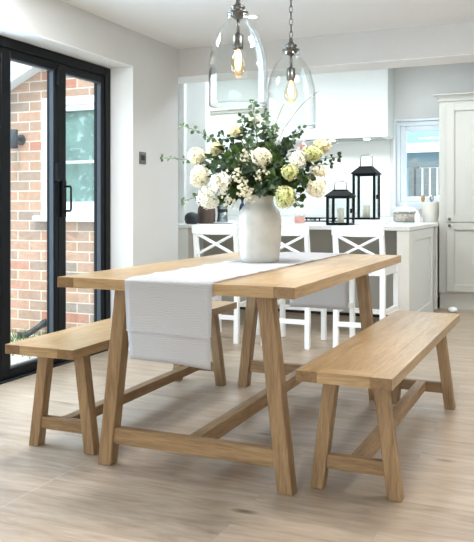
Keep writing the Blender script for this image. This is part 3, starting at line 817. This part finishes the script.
# budding twigs
for i, (u, v, dy, lab) in enumerate(((317, 92, .05, 'thin brown budding twig rising tallest on the right, before the far pendant'), (285, 103, .05, 'thin brown budding twig rising right of the bouquet top'), (336, 143, .0, 'thin budding twig leaning to the right'))):
    rnd = random.Random(900 + i); tip = onY(u, v, VC.y + dy)
    root = thing('budding_twig', lab, 'twig', VC, 0, 'budding twigs in the vase')
    pts = [p - VC for p in stem_pts(tip, rnd, 12)]
    pts = [p + V((rnd.uniform(-.004,.004), 0, rnd.uniform(-.003,.003))) if j > 4 else p for j, p in enumerate(pts)]
    M().tube(pts, [.002]*5 + [.0013]*(len(pts) - 5), 5).build('stem', 'twig', root, smooth=True)
    for j in range(6, len(pts)):
        for q in range(2):
            M().ball(pts[j] + V((rnd.uniform(-.009,.009), rnd.uniform(-.009,.009), rnd.uniform(-.012,.012))), rnd.uniform(.003,.005), 6, 4, 1.3).build('bud', 'bud', root, smooth=True)

# ------------------------------------------------------------------ pendants
GP = 'clear glass pendants over the dining table'
def make_pendant(label, loc, ceil):
    """local origin: centre of the bottom rim"""
    root = thing('pendant_light', label, 'pendant light', loc, 0, GP)
    o = [(.124, 0), (.1265, .004), (.1275, .03), (.1275, .12), (.1265, .17), (.121, .212), (.109, .262), (.094, .302), (.077, .333), (.059, .354), (.049, .366), (.046, .38), (.047, .39), (.043, .398)]
    M().lathe(o, seg=56, cap0=False, cap1=False).build('glass_shade', 'shade', root, smooth=True, auto=70)
    rim = M(); rim.tube([(.1255*math.cos(t*PI/28), .1255*math.sin(t*PI/28), .001) for t in range(56)], .0026, 6, close=True)
    rim.build('shade_rim', 'shade', root, smooth=True)
    M().lathe([(.012, .372), (.030, .386), (.034, .392), (.034, .398), (.045, .399), (.045, .404), (.030, .408), (.024, .414), (.031, .420), (.031, .427), (.016, .436), (.010, .446), (.010, .458), (.004, .466)], seg=28).build('cap', 'nickel', root, smooth=True)
    M().lathe([(.007, .308), (.007, .376)], seg=12).lathe([(.0215, .245), (.0225, .249), (.0225, .304), (.012, .312)], seg=20).build('lamp_holder', 'nickel', root, smooth=True)
    bl = M().lathe([(.013, .247), (.015, .236), (.025, .212), (.033, .185), (.035, .168), (.031, .15), (.02, .136), (.004, .13)], seg=24).build('bulb', 'bulbglass', root, smooth=True)
    f_ = M()
    for k in range(6):
        a = k*PI/3
        f_.tube([(.004*math.cos(a), .004*math.sin(a), .236), (.013*math.cos(a), .013*math.sin(a), .192), (.007*math.cos(a + .4), .007*math.sin(a + .4), .155)], .0015, 5)
    f_.build('filament', 'filament', bl)
    M().lathe([(.004, .242), (.010, .218), (.015, .19), (.012, .165), (.003, .15)], seg=12).build('glow_core', 'glow', bl, smooth=True)
    ch = M(); z = .462; k = 0
    while z < ceil - .035:
        pts = []
        for q in range(12):
            a = 2*PI*q/12; x = .0085*math.cos(a); zz = .021*math.sin(a)
            pts.append((x, 0, z + .019 + zz) if k % 2 == 0 else (0, x, z + .019 + zz))
        ch.tube(pts, .0026, 6, close=True); z += .033; k += 1
    ch.build('chain', 'nickel', root, smooth=True)
    M().lathe([(.05, ceil), (.05, ceil - .012), (.04, ceil - .022), (.012, ceil - .03), (.008, ceil - .04)][::-1], seg=28).build('ceiling_rose', 'nickel', root, smooth=True)
    return root
zb = 1.466
make_pendant('larger looking clear glass cloche pendant hanging nearer, at left', (-1.28, 2.96, zb), CZ - zb)
make_pendant('clear glass cloche pendant hanging further back, at right', (-1.28, 3.652, zb - .028), CZ - zb + .028)

dl = thing('downlight', 'small round recessed downlight in the white ceiling behind the near pendant', 'light', (-1.876, 4.573, CZ))
M().lathe([(.032, -.001), (.048, -.004), (.05, 0)], seg=28, cap0=False, cap1=False).build('trim_ring', 'reveal', dl, smooth=True)
M().lathe([(.031, -.0015), (.031, -.001)], seg=24).build('lens', 'lens', dl)

# socket plate on the left wall
sw = thing('light_switch', 'brushed metal light switch plate on the left wall', 'switch', (XW, 4.713, 1.383))
M().box(.0005, .006, -.046, .046, -.044, .044).build('plate', 'nickel', sw, bevel=.002)
M().box(.006, .010, -.02, .02, -.018, .02).build('rocker', 'dark', sw, bevel=.001)

# ------------------------------------------------------------------ kitchen peninsula
WT = .865; IX0, IX1 = -3.335, -1.122; IY0, IY1 = 6.12, 7.675
isl = thing('kitchen_island', 'white kitchen peninsula with shade-grey recessed back behind the stools', 'kitchen island', (-2.2, 6.8, 0))
o = V((-2.2, 6.8, 0))
M().box(IX0, -1.24, 6.82, 7.45, .032, .828).build('carcass', 'recess', isl, origin=o, bevel=.002)
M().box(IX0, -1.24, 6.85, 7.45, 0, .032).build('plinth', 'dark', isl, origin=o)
for x0, x1 in ((-1.232, -1.128), (-3.26, -3.155)):
    M().box(x0, x1, 6.135, 6.24, 0, .828).build('post', 'isl', isl, origin=o, bevel=.004)
ep = M().box(-1.16, -1.140, 6.245, 7.40, 0, .828)
for (y0, y1, z0, z1) in ((6.245, 6.42, 0, .828), (7.30, 7.40, 0, .828), (6.42, 7.30, .74, .828), (6.42, 7.30, 0, .12)):
    ep.box(-1.1405, -1.128, y0, y1, z0, z1)
ep.build('end_panel', 'isl_end', isl, origin=o, bevel=.002)
M().box(-1.16, -1.13, 7.61, 7.67, 0, .828).build('support_leg', 'isl', isl, origin=o, bevel=.003)
M().box(-1.30, -1.24, 6.5, 7.4, 0, .828).build('side_lining', 'recess', isl, origin=o)
iw = M().box(IX0, IX1, IY0, IY1, .83, WT).box(-3.72, IX0 - .0005, IY0, 6.83, .83, WT).build('worktop', 'quartz', bevel=.004, origin=(-2.2, 6.8, .83), seg=2)
tag(iw, 'white quartz worktop on the peninsula, carrying the two black lanterns', 'worktop')

# bar stools
GS = 'white cross-back bar stools at the peninsula'
def make_stool(label, loc):
    r = thing('bar_stool', label, 'bar stool', loc, 0, GS)
    w = .168; d0, d1 = 0, .41; s_ = .037; H = .895; SH = .62
    for sg in (-1, 1):
        M().prism((sg*w, d0, 0), (sg*w, d0 + .02, SH), s_, s_).prism((sg*w, d0 + .02, SH), (sg*w, d0 - .02, .86), s_, s_, s_*.85, s_*.85).build('back_post', 'stool', r, bevel=.003)
        M().prism((sg*w, d1, 0), (sg*w, d1 - .012, SH - .03), s_, s_).build('leg', 'stool', r, bevel=.003)
        M().box(sg*w - .011, sg*w + .011, d0 + .02, d1 - .02, .27, .30).build('side_rail', 'stool', r, bevel=.002)
        M().bar((-sg*(w - .012), d0 + .0, .665), (sg*(w - .012), d0 - .012, .822), .016, .038, (0, 1, 0)).build('cross_bar', 'stool', r, bevel=.002)
    tr = M(); n = 10; vs = []; fs = []
    for i in range(n + 1):
        t = -1 + 2*i/n; x = t*(w + .02); y = d0 - .028 - .012*(1 - t*t)*-1 - .0; zt = H - .012*t*t*t*t; zb_ = .815 + .008*t*t
        vs += [(x, y - .011, zb_), (x, y + .013, zb_), (x, y + .013, zt), (x, y - .011, zt)]
    for i in range(n):
        for q in range(4):
            l = (q + 1) % 4; fs.append((i*4 + q, i*4 + l, i*4 + 4 + l, i*4 + 4 + q))
    fs += [(3,2,1,0), tuple(n*4 + q for q in range(4))]
    tr.add(vs, fs).build('top_rail', 'stool', r, bevel=.003)
    M().box(-w - .02, w + .02, d0 + .0, d1 + .01, SH - .008, SH + .014).build('seat', 'stool', r, bevel=.006, seg=2)
    M().box(-w + .01, w - .01, d0 + .01, d0 + .03, SH - .075, SH - .008).box(-w + .01, w - .01, d1 - .03, d1 - .01, SH - .075, SH - .008) \
        .box(-w - .01, -w + .01, d0 + .02, d1 - .02, SH - .075, SH - .008).box(w - .01, w + .01, d0 + .02, d1 - .02, SH - .075, SH - .008).build('apron', 'stool', r)
    M().box(-w + .01, w - .01, d0 - .009, d0 + .013, .175, .21).build('back_rail', 'stool', r, bevel=.002)
    M().box(-w + .01, w - .01, d1 - .014, d1 + .010, .22, .255).build('footrest', 'stool', r, bevel=.002)
    return r
s0 = make_stool('white cross-back bar stool left of the vase, first of three', (-2.395, 5.12, 0))
dup(s0, (-1.838, 5.12, 0), 0, 'white cross-back bar stool behind the vase, middle of three', GS)
dup(s0, (-1.298, 5.14, 0), math.radians(-2), 'white cross-back bar stool below the lanterns, last of three', GS)

# ------------------------------------------------------------------ lanterns on the peninsula
def make_lantern(label, loc, W, hb, hr, hh):
    r = thing('lantern', label, 'lantern', loc, 0, 'black metal lanterns on the peninsula')
    h = W/2; p = .021
    M().box(-h, h, -h, h, 0, .018).build('base', 'blackmetal', r, bevel=.002)
    for i in (-1, 1):
        for j in (-1, 1):
            M().box(i*h - (p if i > 0 else 0), i*h + (p if i < 0 else 0), j*h - (p if j > 0 else 0), j*h + (p if j < 0 else 0), .018, hb).build('post', 'blackmetal', r, bevel=.001)
    fr = M()
    for i in (-1, 1):
        fr.box(-h + p, h - p, i*h - (.01 if i > 0 else 0), i*h + (.01 if i < 0 else 0), hb - .014, hb).box(i*h - (.01 if i > 0 else 0), i*h + (.01 if i < 0 else 0), -h + p, h - p, hb - .014, hb)
    fr.build('top_frame', 'blackmetal', r)
    gl = M()
    for i in (-1, 1):
        y = i*(h - .006); gl.add([(-h + p, y, .018), (h - p, y, .018), (h - p, y, hb - .012), (-h + p, y, hb - .012)], [(0,1,2,3)])
        gl.add([(y, -h + p, .018), (y, h - p, .018), (y, h - p, hb - .012), (y, -h + p, hb - .012)], [(0,1,2,3)])
    gl.build('glass_pane', 'glass', r)
    e = h + .012; t = h*.62
    M().prism((0, 0, hb), (0, 0, hb + .008), 2*e, 2*e).prism((0, 0, hb + .008), (0, 0, hb + hr), 2*e, 2*e, 2*t, 2*t).prism((0, 0, hb + hr), (0, 0, hb + hr + .012), 2*t*.92, 2*t*.92).build('roof', 'blackmetal', r, bevel=.001)
    hw = h*.52; z0 = hb + hr; z1 = z0 + hh
    M().tube([(-hw, 0, z0), (-hw, 0, z1 - .02), (-hw + .006, 0, z1 - .006), (-hw + .02, 0, z1), (hw - .02, 0, z1), (hw - .006, 0, z1 - .006), (hw, 0, z1 - .02), (hw, 0, z0)], .0045, 8).build('handle', 'steel', r, smooth=True)
    M().box(h - .012, h + .004, -.01, .01, hb*.5 - .02, hb*.5 + .02).build('latch', 'blackmetal', r, bevel=.001)
    return r
def make_candle(label, loc, rad, h):
    r = thing('candle', label, 'candle', loc, 0)
    M().lathe([(rad - .002, 0), (rad, .003), (rad, h - .004), (rad - .004, h), (rad*.5, h - .004), (.002, h - .005)], seg=24).build('wax', 'candle', r, smooth=True)
    M().tube([(0, 0, h - .005), (.001, 0, h + .01)], .0015, 6).build('wick', 'wick', r)
LX, LY = -1.795, 6.45
make_lantern('smaller black metal lantern with pale candle, standing at the worktop front', (LX, LY, WT), .205, .25, .052, .088)
make_candle('ivory pillar candle inside the smaller black lantern', (LX + .0, LY + .01, WT + .018), .029, .13)
TX, TY = -1.675, 6.92
bd = M().box(TX - .19, TX + .2, TY - .15, TY + .15, WT, WT + .042).build('serving_board', 'quartz', bevel=.004, origin=(TX, TY, WT))
tag(bd, 'thick white marble board on the worktop under the taller lantern', 'board')
make_lantern('taller black metal lantern with squat candle, on the white board', (TX, TY, WT + .042), .215, .425, .062, .12)
make_candle('ivory pillar candle inside the taller black lantern', (TX, TY, WT + .06), .036, .115)

# things at the left of the worktop
spk = M().lathe([(.045, 0), (.062, .01), (.07, .04), (.066, .075), (.045, .1), (.012, .11)], (onY(191.8, 222, 6.3).x, 6.3, WT), 28).build('smart_speaker', 'char', smooth=True, origin=(onY(191.8, 222, 6.3).x, 6.3, WT))
tag(spk, 'charcoal rounded speaker at the left end of the worktop', 'speaker')
pot = thing('storage_jar', 'dark brown tall jar with handle under the left hydrangeas', 'jar', (onY(206.5, 222, 6.5).x, 6.5, WT))
M().lathe([(.075, 0), (.085, .01), (.088, .09), (.082, .15), (.06, .19), (.052, .21), (.056, .22), (.05, .22), (.046, .2)], seg=28).build('jar_body', 'brown', pot, smooth=True)
M().tube([(-.06, 0, .2), (-.1, 0, .21), (-.115, 0, .25), (-.09, 0, .28), (-.05, 0, .27)], .009, 8).build('handle', 'char', pot, smooth=True)
M().lathe([(.054, .22), (.05, .235), (.02, .25), (.012, .265), (.004, .27)], seg=24).build('lid', 'brown', pot, smooth=True)
ap = thing('coffee_grinder', 'grey metal grinder with dark band left of the vase', 'appliance', (onY(222.5, 222, 6.58).x, 6.58, WT + .011))
M().lathe([(.052, 0), (.055, .01), (.05, .05), (.048, .10)], seg=28).build('body', 'appl', ap, smooth=True)
M().lathe([(.05, .10), (.05, .125)], seg=28).build('band', 'char', ap)
M().lathe([(.05, .125), (.056, .15), (.052, .175), (.03, .192), (.008, .196)], seg=28).build('hopper', 'appl', ap, smooth=True)
pl = M().lathe([(.07, 0), (.1, .004), (.11, .01), (.107, .011), (.0701, .006)], (onY(222.5, 222, 6.58).x, 6.58, WT), 36).build('plate', 'china', smooth=True, origin=(onY(222.5, 222, 6.58).x, 6.58, WT))
tag(pl, 'white china plate under the grey grinder on the worktop', 'plate')
bt = thing('bottle', 'dark blue bottle standing just left of the vase', 'bottle', (-2.86, 6.72, WT))
M().lathe([(.028, 0), (.031, .004), (.031, .15), (.022, .18), (.011, .2), (.011, .23)], seg=20).build('glass_body', 'navy', bt, smooth=True)
M().lathe([(.013, .225), (.013, .25)], seg=16).build('stopper', 'char', bt)

# ------------------------------------------------------------------ back run of the kitchen
bc = thing('base_cabinet', 'white base cabinets along the kitchen back wall', 'cabinet', (-2.2, 8, 0))
o = V((-2.2, 8, 0))
M().box(-4.19, -1.14, 7.72, KB - .002, .1, .828).build('carcass', 'isl', bc, origin=o)
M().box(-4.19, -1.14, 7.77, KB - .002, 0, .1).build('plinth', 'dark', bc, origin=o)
for i in range(5):
    x0 = -4.18 + i*.606
    d_ = M().box(x0, x0 + .6, 7.70, 7.719, .11, .82).build('door', 'isl', bc, origin=o, bevel=.003)
    M().ball((x0 + .55, 7.688, .75), .012, 10, 6).build('knob', 'nickel', d_, origin=o, smooth=True)
bw = M().box(-4.195, -1.132, 7.68, KB - .002, .83, WT).build('worktop', 'quartz', bevel=.003, origin=(-2.2, 8, .83))
tag(bw, 'white quartz worktop along the back wall under the window', 'worktop')
struct('trim_9', M().box(-4.195, -1.132, KB - .02, KB - .0065, WT + .001, WT + .05), 'quartz')
hob = thing('gas_hob', 'black gas hob under the white extractor hood', 'hob', (-2.35, 7.95, WT))
M().box(-.32, .30, -.22, .20, 0, .008).build('hob_plate', 'char', hob, bevel=.002)
for x in (-.17, .16):
    m = M()
    for k in range(3): m.box(x - .13, x + .13, -.16 + k*.13, -.148 + k*.13, .028, .042)
    for k in (-1, 1): m.box(x + k*.12 - .006, x + k*.12 + .006, -.17, .13, .028, .042)
    for i_ in (-1, 1):
        for j in (-.165, .125): m.box(x + i_*.12 - .006, x + i_*.12 + .006, j - .006, j + .006, .008, .03)
    m.build('pan_support', 'blackmetal', hob)
    M().lathe([(.04, .008), (.04, .018), (.028, .026)], (x, -.02, 0), 20).build('burner', 'steel', hob)
jp = thing('candle_jar', 'pink wax candle in a clear jar right of the vase', 'candle', (-2.33, 6.9, WT))
M().lathe([(.05, .004), (.052, .01), (.052, .065), (.048, .068)], seg=28).build('wax', 'pink', jp, smooth=True)
M().lathe([(.052, 0), (.056, .004), (.056, .09), (.054, .09)], seg=28, cap1=False).build('glass_jar', 'glass', jp, smooth=True)

# wall cabinets with cornice, left of the hood
wc = thing('wall_cabinet', 'pale wall cabinets with cornice left of the extractor hood', 'cabinet', (-3.3, 8.1, 1.4))
o = V((-3.3, 8.1, 1.4))
M().box(-4.19, -3.09, 7.92, KB - .007, 1.35, 2.10).build('carcass', 'kwall', wc, origin=o)
co = M()
for (y, z0, z1) in ((7.86, 2.145, 2.175), (7.89, 2.115, 2.145), (7.91, 2.10, 2.115)): co.box(-4.19, -3.09, y, KB - .007, z0, z1)
co.build('cornice', 'shaker', wc, origin=o, bevel=.003)
for x0, x1 in ((-4.18, -3.645), (-3.64, -3.10)):
    dd = M().box(x0, x1, 7.90, 7.919, 1.36, 2.09)
    for (a, b_, z0, z1) in ((x0, x0 + .065, 1.36, 2.09), (x1 - .065, x1, 1.36, 2.09), (x0 + .065, x1 - .065, 2.025, 2.09), (x0 + .065, x1 - .065, 1.36, 1.425)): dd.box(a, b_, 7.89, 7.9, z0, z1)
    dd.build('door', 'kwall', wc, origin=o, bevel=.002)

# extractor hood housing
eh = thing('extractor_hood', 'big white boxed extractor hood over the hob', 'extractor hood', (-2.3, 7.95, 1.75))
o = V((-2.3, 7.95, 1.75))
M().box(-3.077, -1.683, 7.92, KB - .007, 1.772, 2.618).build('housing', 'kwall', eh, origin=o, bevel=.012, seg=3)
M().box(-2.62, -1.76, 7.95, KB - .05, 1.762, 1.772).build('vent_panel', 'steel', eh, origin=o, bevel=.002)
for x in (-2.32, -1.93): M().lathe([(.035, 1.758), (.035, 1.762)], (x, 8.0, 0), 20).build('lamp', 'lens', eh, origin=o)

# tall cabinet on the right
CX0, CX1, CF = -1.12, .45, 7.70
tc_ = thing('tall_cabinet', 'tall pale grey shaker larder cabinet at the right edge', 'cabinet', (-.4, 8, 0))
o = V((-.4, 8, 0))
M().box(CX0, CX1, CF, KB - .002, .16, 2.09).build('carcass', 'shaker', tc_, origin=o, bevel=.003)
M().box(CX0 + .005, CX1, CF + .015, KB - .002, 0, .16).build('plinth', 'shaker', tc_, origin=o)
co = M()
n = 6
for i in range(n):
    t = i/(n - 1); e = .012 + .045*t*t; co.box(CX0 - e + .01, CX1, CF - e, KB - .002, 2.085 + .0115*i, 2.085 + .0115*(i + 1))
co.build('cornice', 'shaker', tc_, origin=o)
for (x0, x1) in ((CX0 + .078, CX0 + .70), (CX0 + .705, CX1 - .05)):
    for (z0, z1, kz) in ((.875, 2.055, .905), (.18, .868, .838)):
        d_ = M().box(x0, x1, CF - .012, CF - .0005, z0, z1)
        st = .072
        for (a, b_, c, e) in ((x0, x0 + st, z0, z1), (x1 - st, x1, z0, z1), (x0 + st, x1 - st, z1 - st, z1), (x0 + st, x1 - st, z0, z0 + st)): d_.box(a, b_, CF - .026, CF - .012, c, e)
        for (a, b_, c, e) in ((x0 + st, x0 + st + .008, z0 + st, z1 - st), (x1 - st - .008, x1 - st, z0 + st, z1 - st)): d_.box(a, b_, CF - .02, CF - .012, c, e)
        do = d_.build('door', 'shaker', tc_, origin=o, bevel=.0025)
        kx = x0 + .03 if x0 < -.8 else x1 - .03
        M().lathe([(.006, 0), (.006, .014), (.014, .018), (.015, .026), (.008, .03)], seg=16).build('knob', 'nickel', do, smooth=True)
        k = do.children[0]; k.location = V((kx, CF - .026, kz)) - o; k.rotation_euler = (PI/2, 0, 0)
sb = M().lathe([(.03, 0), (.045, .006), (.05, .02), (.04, .04), (.015, .05)], (-.96, 7.5, 0), 20).build('door_stop', 'china', smooth=True, origin=(-.96, 7.5, 0))
tag(sb, 'small white rounded door stop on the floor by the larder plinth', 'door stop')

# by the window
cj = thing('biscuit_jar', 'wide clear glass jar of pinkish brown biscuits with white lid by window', 'jar', (-1.50, 7.93, WT))
M().lathe([(.115, 0), (.125, .01), (.128, .09), (.12, .11), (.117, .11), (.124, .088), (.121, .012), (.11, .005)], seg=36).build('glass_jar', 'glass', cj, smooth=True)
M().lathe([(.105, .006), (.118, .014), (.119, .08), (.09, .095), (.02, .1)], seg=28).build('biscuits', 'cook', cj, smooth=True)
M().lathe([(.124, .11), (.126, .118), (.11, .135), (.06, .155), (.02, .165), (.016, .18), (.02, .19), (.006, .198)], seg=36).build('lid', 'china', cj, smooth=True)
cr = thing('utensil_crock', 'tall pale stoneware crock holding utensils in front of the window', 'crock', (-1.24, 7.93, WT))
M().lathe([(.07, 0), (.074, .004), (.085, .10), (.092, .2), (.094, .21), (.088, .21), (.08, .1), (.068, .012)], seg=32).build('crock', 'stone', cr, smooth=True)
for i, (dx, tw, lab, mt) in enumerate(((-.03, -.06, 'pale spoon leaning left in the utensil crock', 'spoon'), (.035, .07, 'white spatula leaning right in the utensil crock', 'china'), (.0, .01, 'grey spoon upright in the utensil crock', 'steel'))):
    ut = thing('spatula' if i == 1 else 'spoon', lab, 'utensil', (-1.24 + dx, 7.93 + .02*(i - 1), WT + .014))
    M().tube([(0, 0, 0), (tw*.6, 0, .2)], .005, 8).build('handle', mt, ut, smooth=True)
    m = M().ball((0, 0, 0), .022, 12, 8, 1.7)
    for p in m.v: p.y *= .3; p += V((tw*.75, 0, .235))
    m.build('head', mt, ut, smooth=True)
ps = thing('soap_bottle', 'small white pump bottle between the jar and the crock', 'bottle', (-1.352, 7.80, WT))
M().lathe([(.026, 0), (.029, .004), (.029, .08), (.012, .098), (.01, .105)], seg=20).build('bottle_body', 'china', ps, smooth=True)
M().lathe([(.012, .105), (.012, .118), (.004, .12), (.004, .14)], seg=12).box(-.005, .03, -.005, .005, .136, .144).build('pump', 'china', ps)

# ------------------------------------------------------------------ light
world = bpy.data.worlds.new('overcast sky'); SC.world = world; world.use_nodes = True
nt = world.node_tree; nt.nodes.clear()
wo = nt.nodes.new('ShaderNodeOutputWorld'); bg = nt.nodes.new('ShaderNodeBackground')
tcw = nt.nodes.new('ShaderNodeTexCoord'); spw = nt.nodes.new('ShaderNodeSeparateXYZ')
rw = ramp(nt, [(.45, lin((200, 205, 205))), (.52, lin((238, 245, 250))), (1, lin((205, 226, 248)))])
mrw = nt.nodes.new('ShaderNodeMapRange'); mrw.inputs['From Min'].default_value = -1
nt.links.new(tcw.outputs['Generated'], spw.inputs[0]); nt.links.new(spw.outputs['Z'], mrw.inputs['Value'])
nt.links.new(mrw.outputs[0], rw.inputs['Fac']); nt.links.new(rw.outputs['Color'], bg.inputs['Color'])
bg.inputs['Strength'].default_value = 3.2
nt.links.new(bg.outputs[0], wo.inputs['Surface'])

def area(name, loc, rot, sx, sy, power, rgb, spread=PI):
    l = bpy.data.lights.new(name, 'AREA'); l.shape = 'RECTANGLE'; l.size = sx; l.size_y = sy; l.energy = power
    l.color = lin(rgb)[:3]; l.spread = spread
    ob = bpy.data.objects.new(name, l); COL.objects.link(ob); ob.location = loc; ob.rotation_euler = rot
    return ob
# fill lamp added at the unseen opening behind the camera
area('rear_fill', (-.1, RY - .05, 1.2), (PI/2, 0, 0), 4.2, 1.9, 22, (240, 247, 255))
# daylight from the glazed doors to the left of the frame
area('door_daylight', (XO - .1, 2.7, 1.25), (0, -PI/2, 0), 1.7, 1.2, 95, (200, 224, 255))
# unseen fill lamps added behind the beam to brighten the kitchen
for x, y in ((-2.6, 6.6), (-1.3, 6.6), (.2, 6.8)):
    area('kitchen_fill', (x, y, 2.6), (0, 0, 0), .5, .5, 24, (236, 246, 255))
area('kitchen_fill', (-3.7, 7.3, 2.6), (0, 0, 0), .4, .4, 12, (236, 246, 255))  # extra fill added for the dim wall above the cabinets
# fill lamps added under the dining ceiling, out of view
for x, y in ((-2.2, 2.9), (-.5, 3.0), (.9, 3.6)):
    area('ceiling_fill', (x, y, CZ - .01), (0, 0, 0), .35, .35, 27, (250, 250, 252))
sp_ = bpy.data.lights.new('downlight_beam', 'SPOT'); sp_.energy = 12; sp_.spot_size = 2.0; sp_.spot_blend = .8; sp_.color = (1, .95, .88); sp_.shadow_soft_size = .04
so = bpy.data.objects.new('downlight_beam', sp_); COL.objects.link(so); so.location = (-1.876, 4.573, CZ - .02)
for x in (-2.32, -1.93):
    s2 = bpy.data.lights.new('hood_beam', 'SPOT'); s2.energy = 5; s2.spot_size = 2.2; s2.spot_blend = .8; s2.shadow_soft_size = .03
    so = bpy.data.objects.new('hood_beam', s2); COL.objects.link(so); so.location = (x, 8.0, 1.74)
su = bpy.data.lights.new('sun', 'SUN'); su.energy = 3.5; su.angle = math.radians(14); su.color = (1, .97, .92)
so = bpy.data.objects.new('sun', su); COL.objects.link(so); so.rotation_euler = V((.25, -.55, 1)).to_track_quat('Z', 'Y').to_euler()

# ------------------------------------------------------------------ camera and view
cam = bpy.data.cameras.new('camera'); co_ = bpy.data.objects.new('camera', cam); COL.objects.link(co_)
co_.location = (0, 0, EYE); co_.rotation_euler = (PI/2, 0, YAW)
cam.sensor_fit = 'AUTO'; cam.sensor_width = 36; cam.lens = F/542*36
cam.shift_y = -(271 - HOR)/542; cam.clip_start = .05
SC.camera = co_
SC.view_settings.view_transform = 'Standard'
SC.view_settings.look = 'None'
SC.view_settings.exposure = .12
SC.view_settings.gamma = .92
SC.cycles.max_bounces = 10; SC.cycles.transparent_max_bounces = 24
SC.cycles.diffuse_bounces = 5
SC.cycles.sample_clamp_indirect = 6
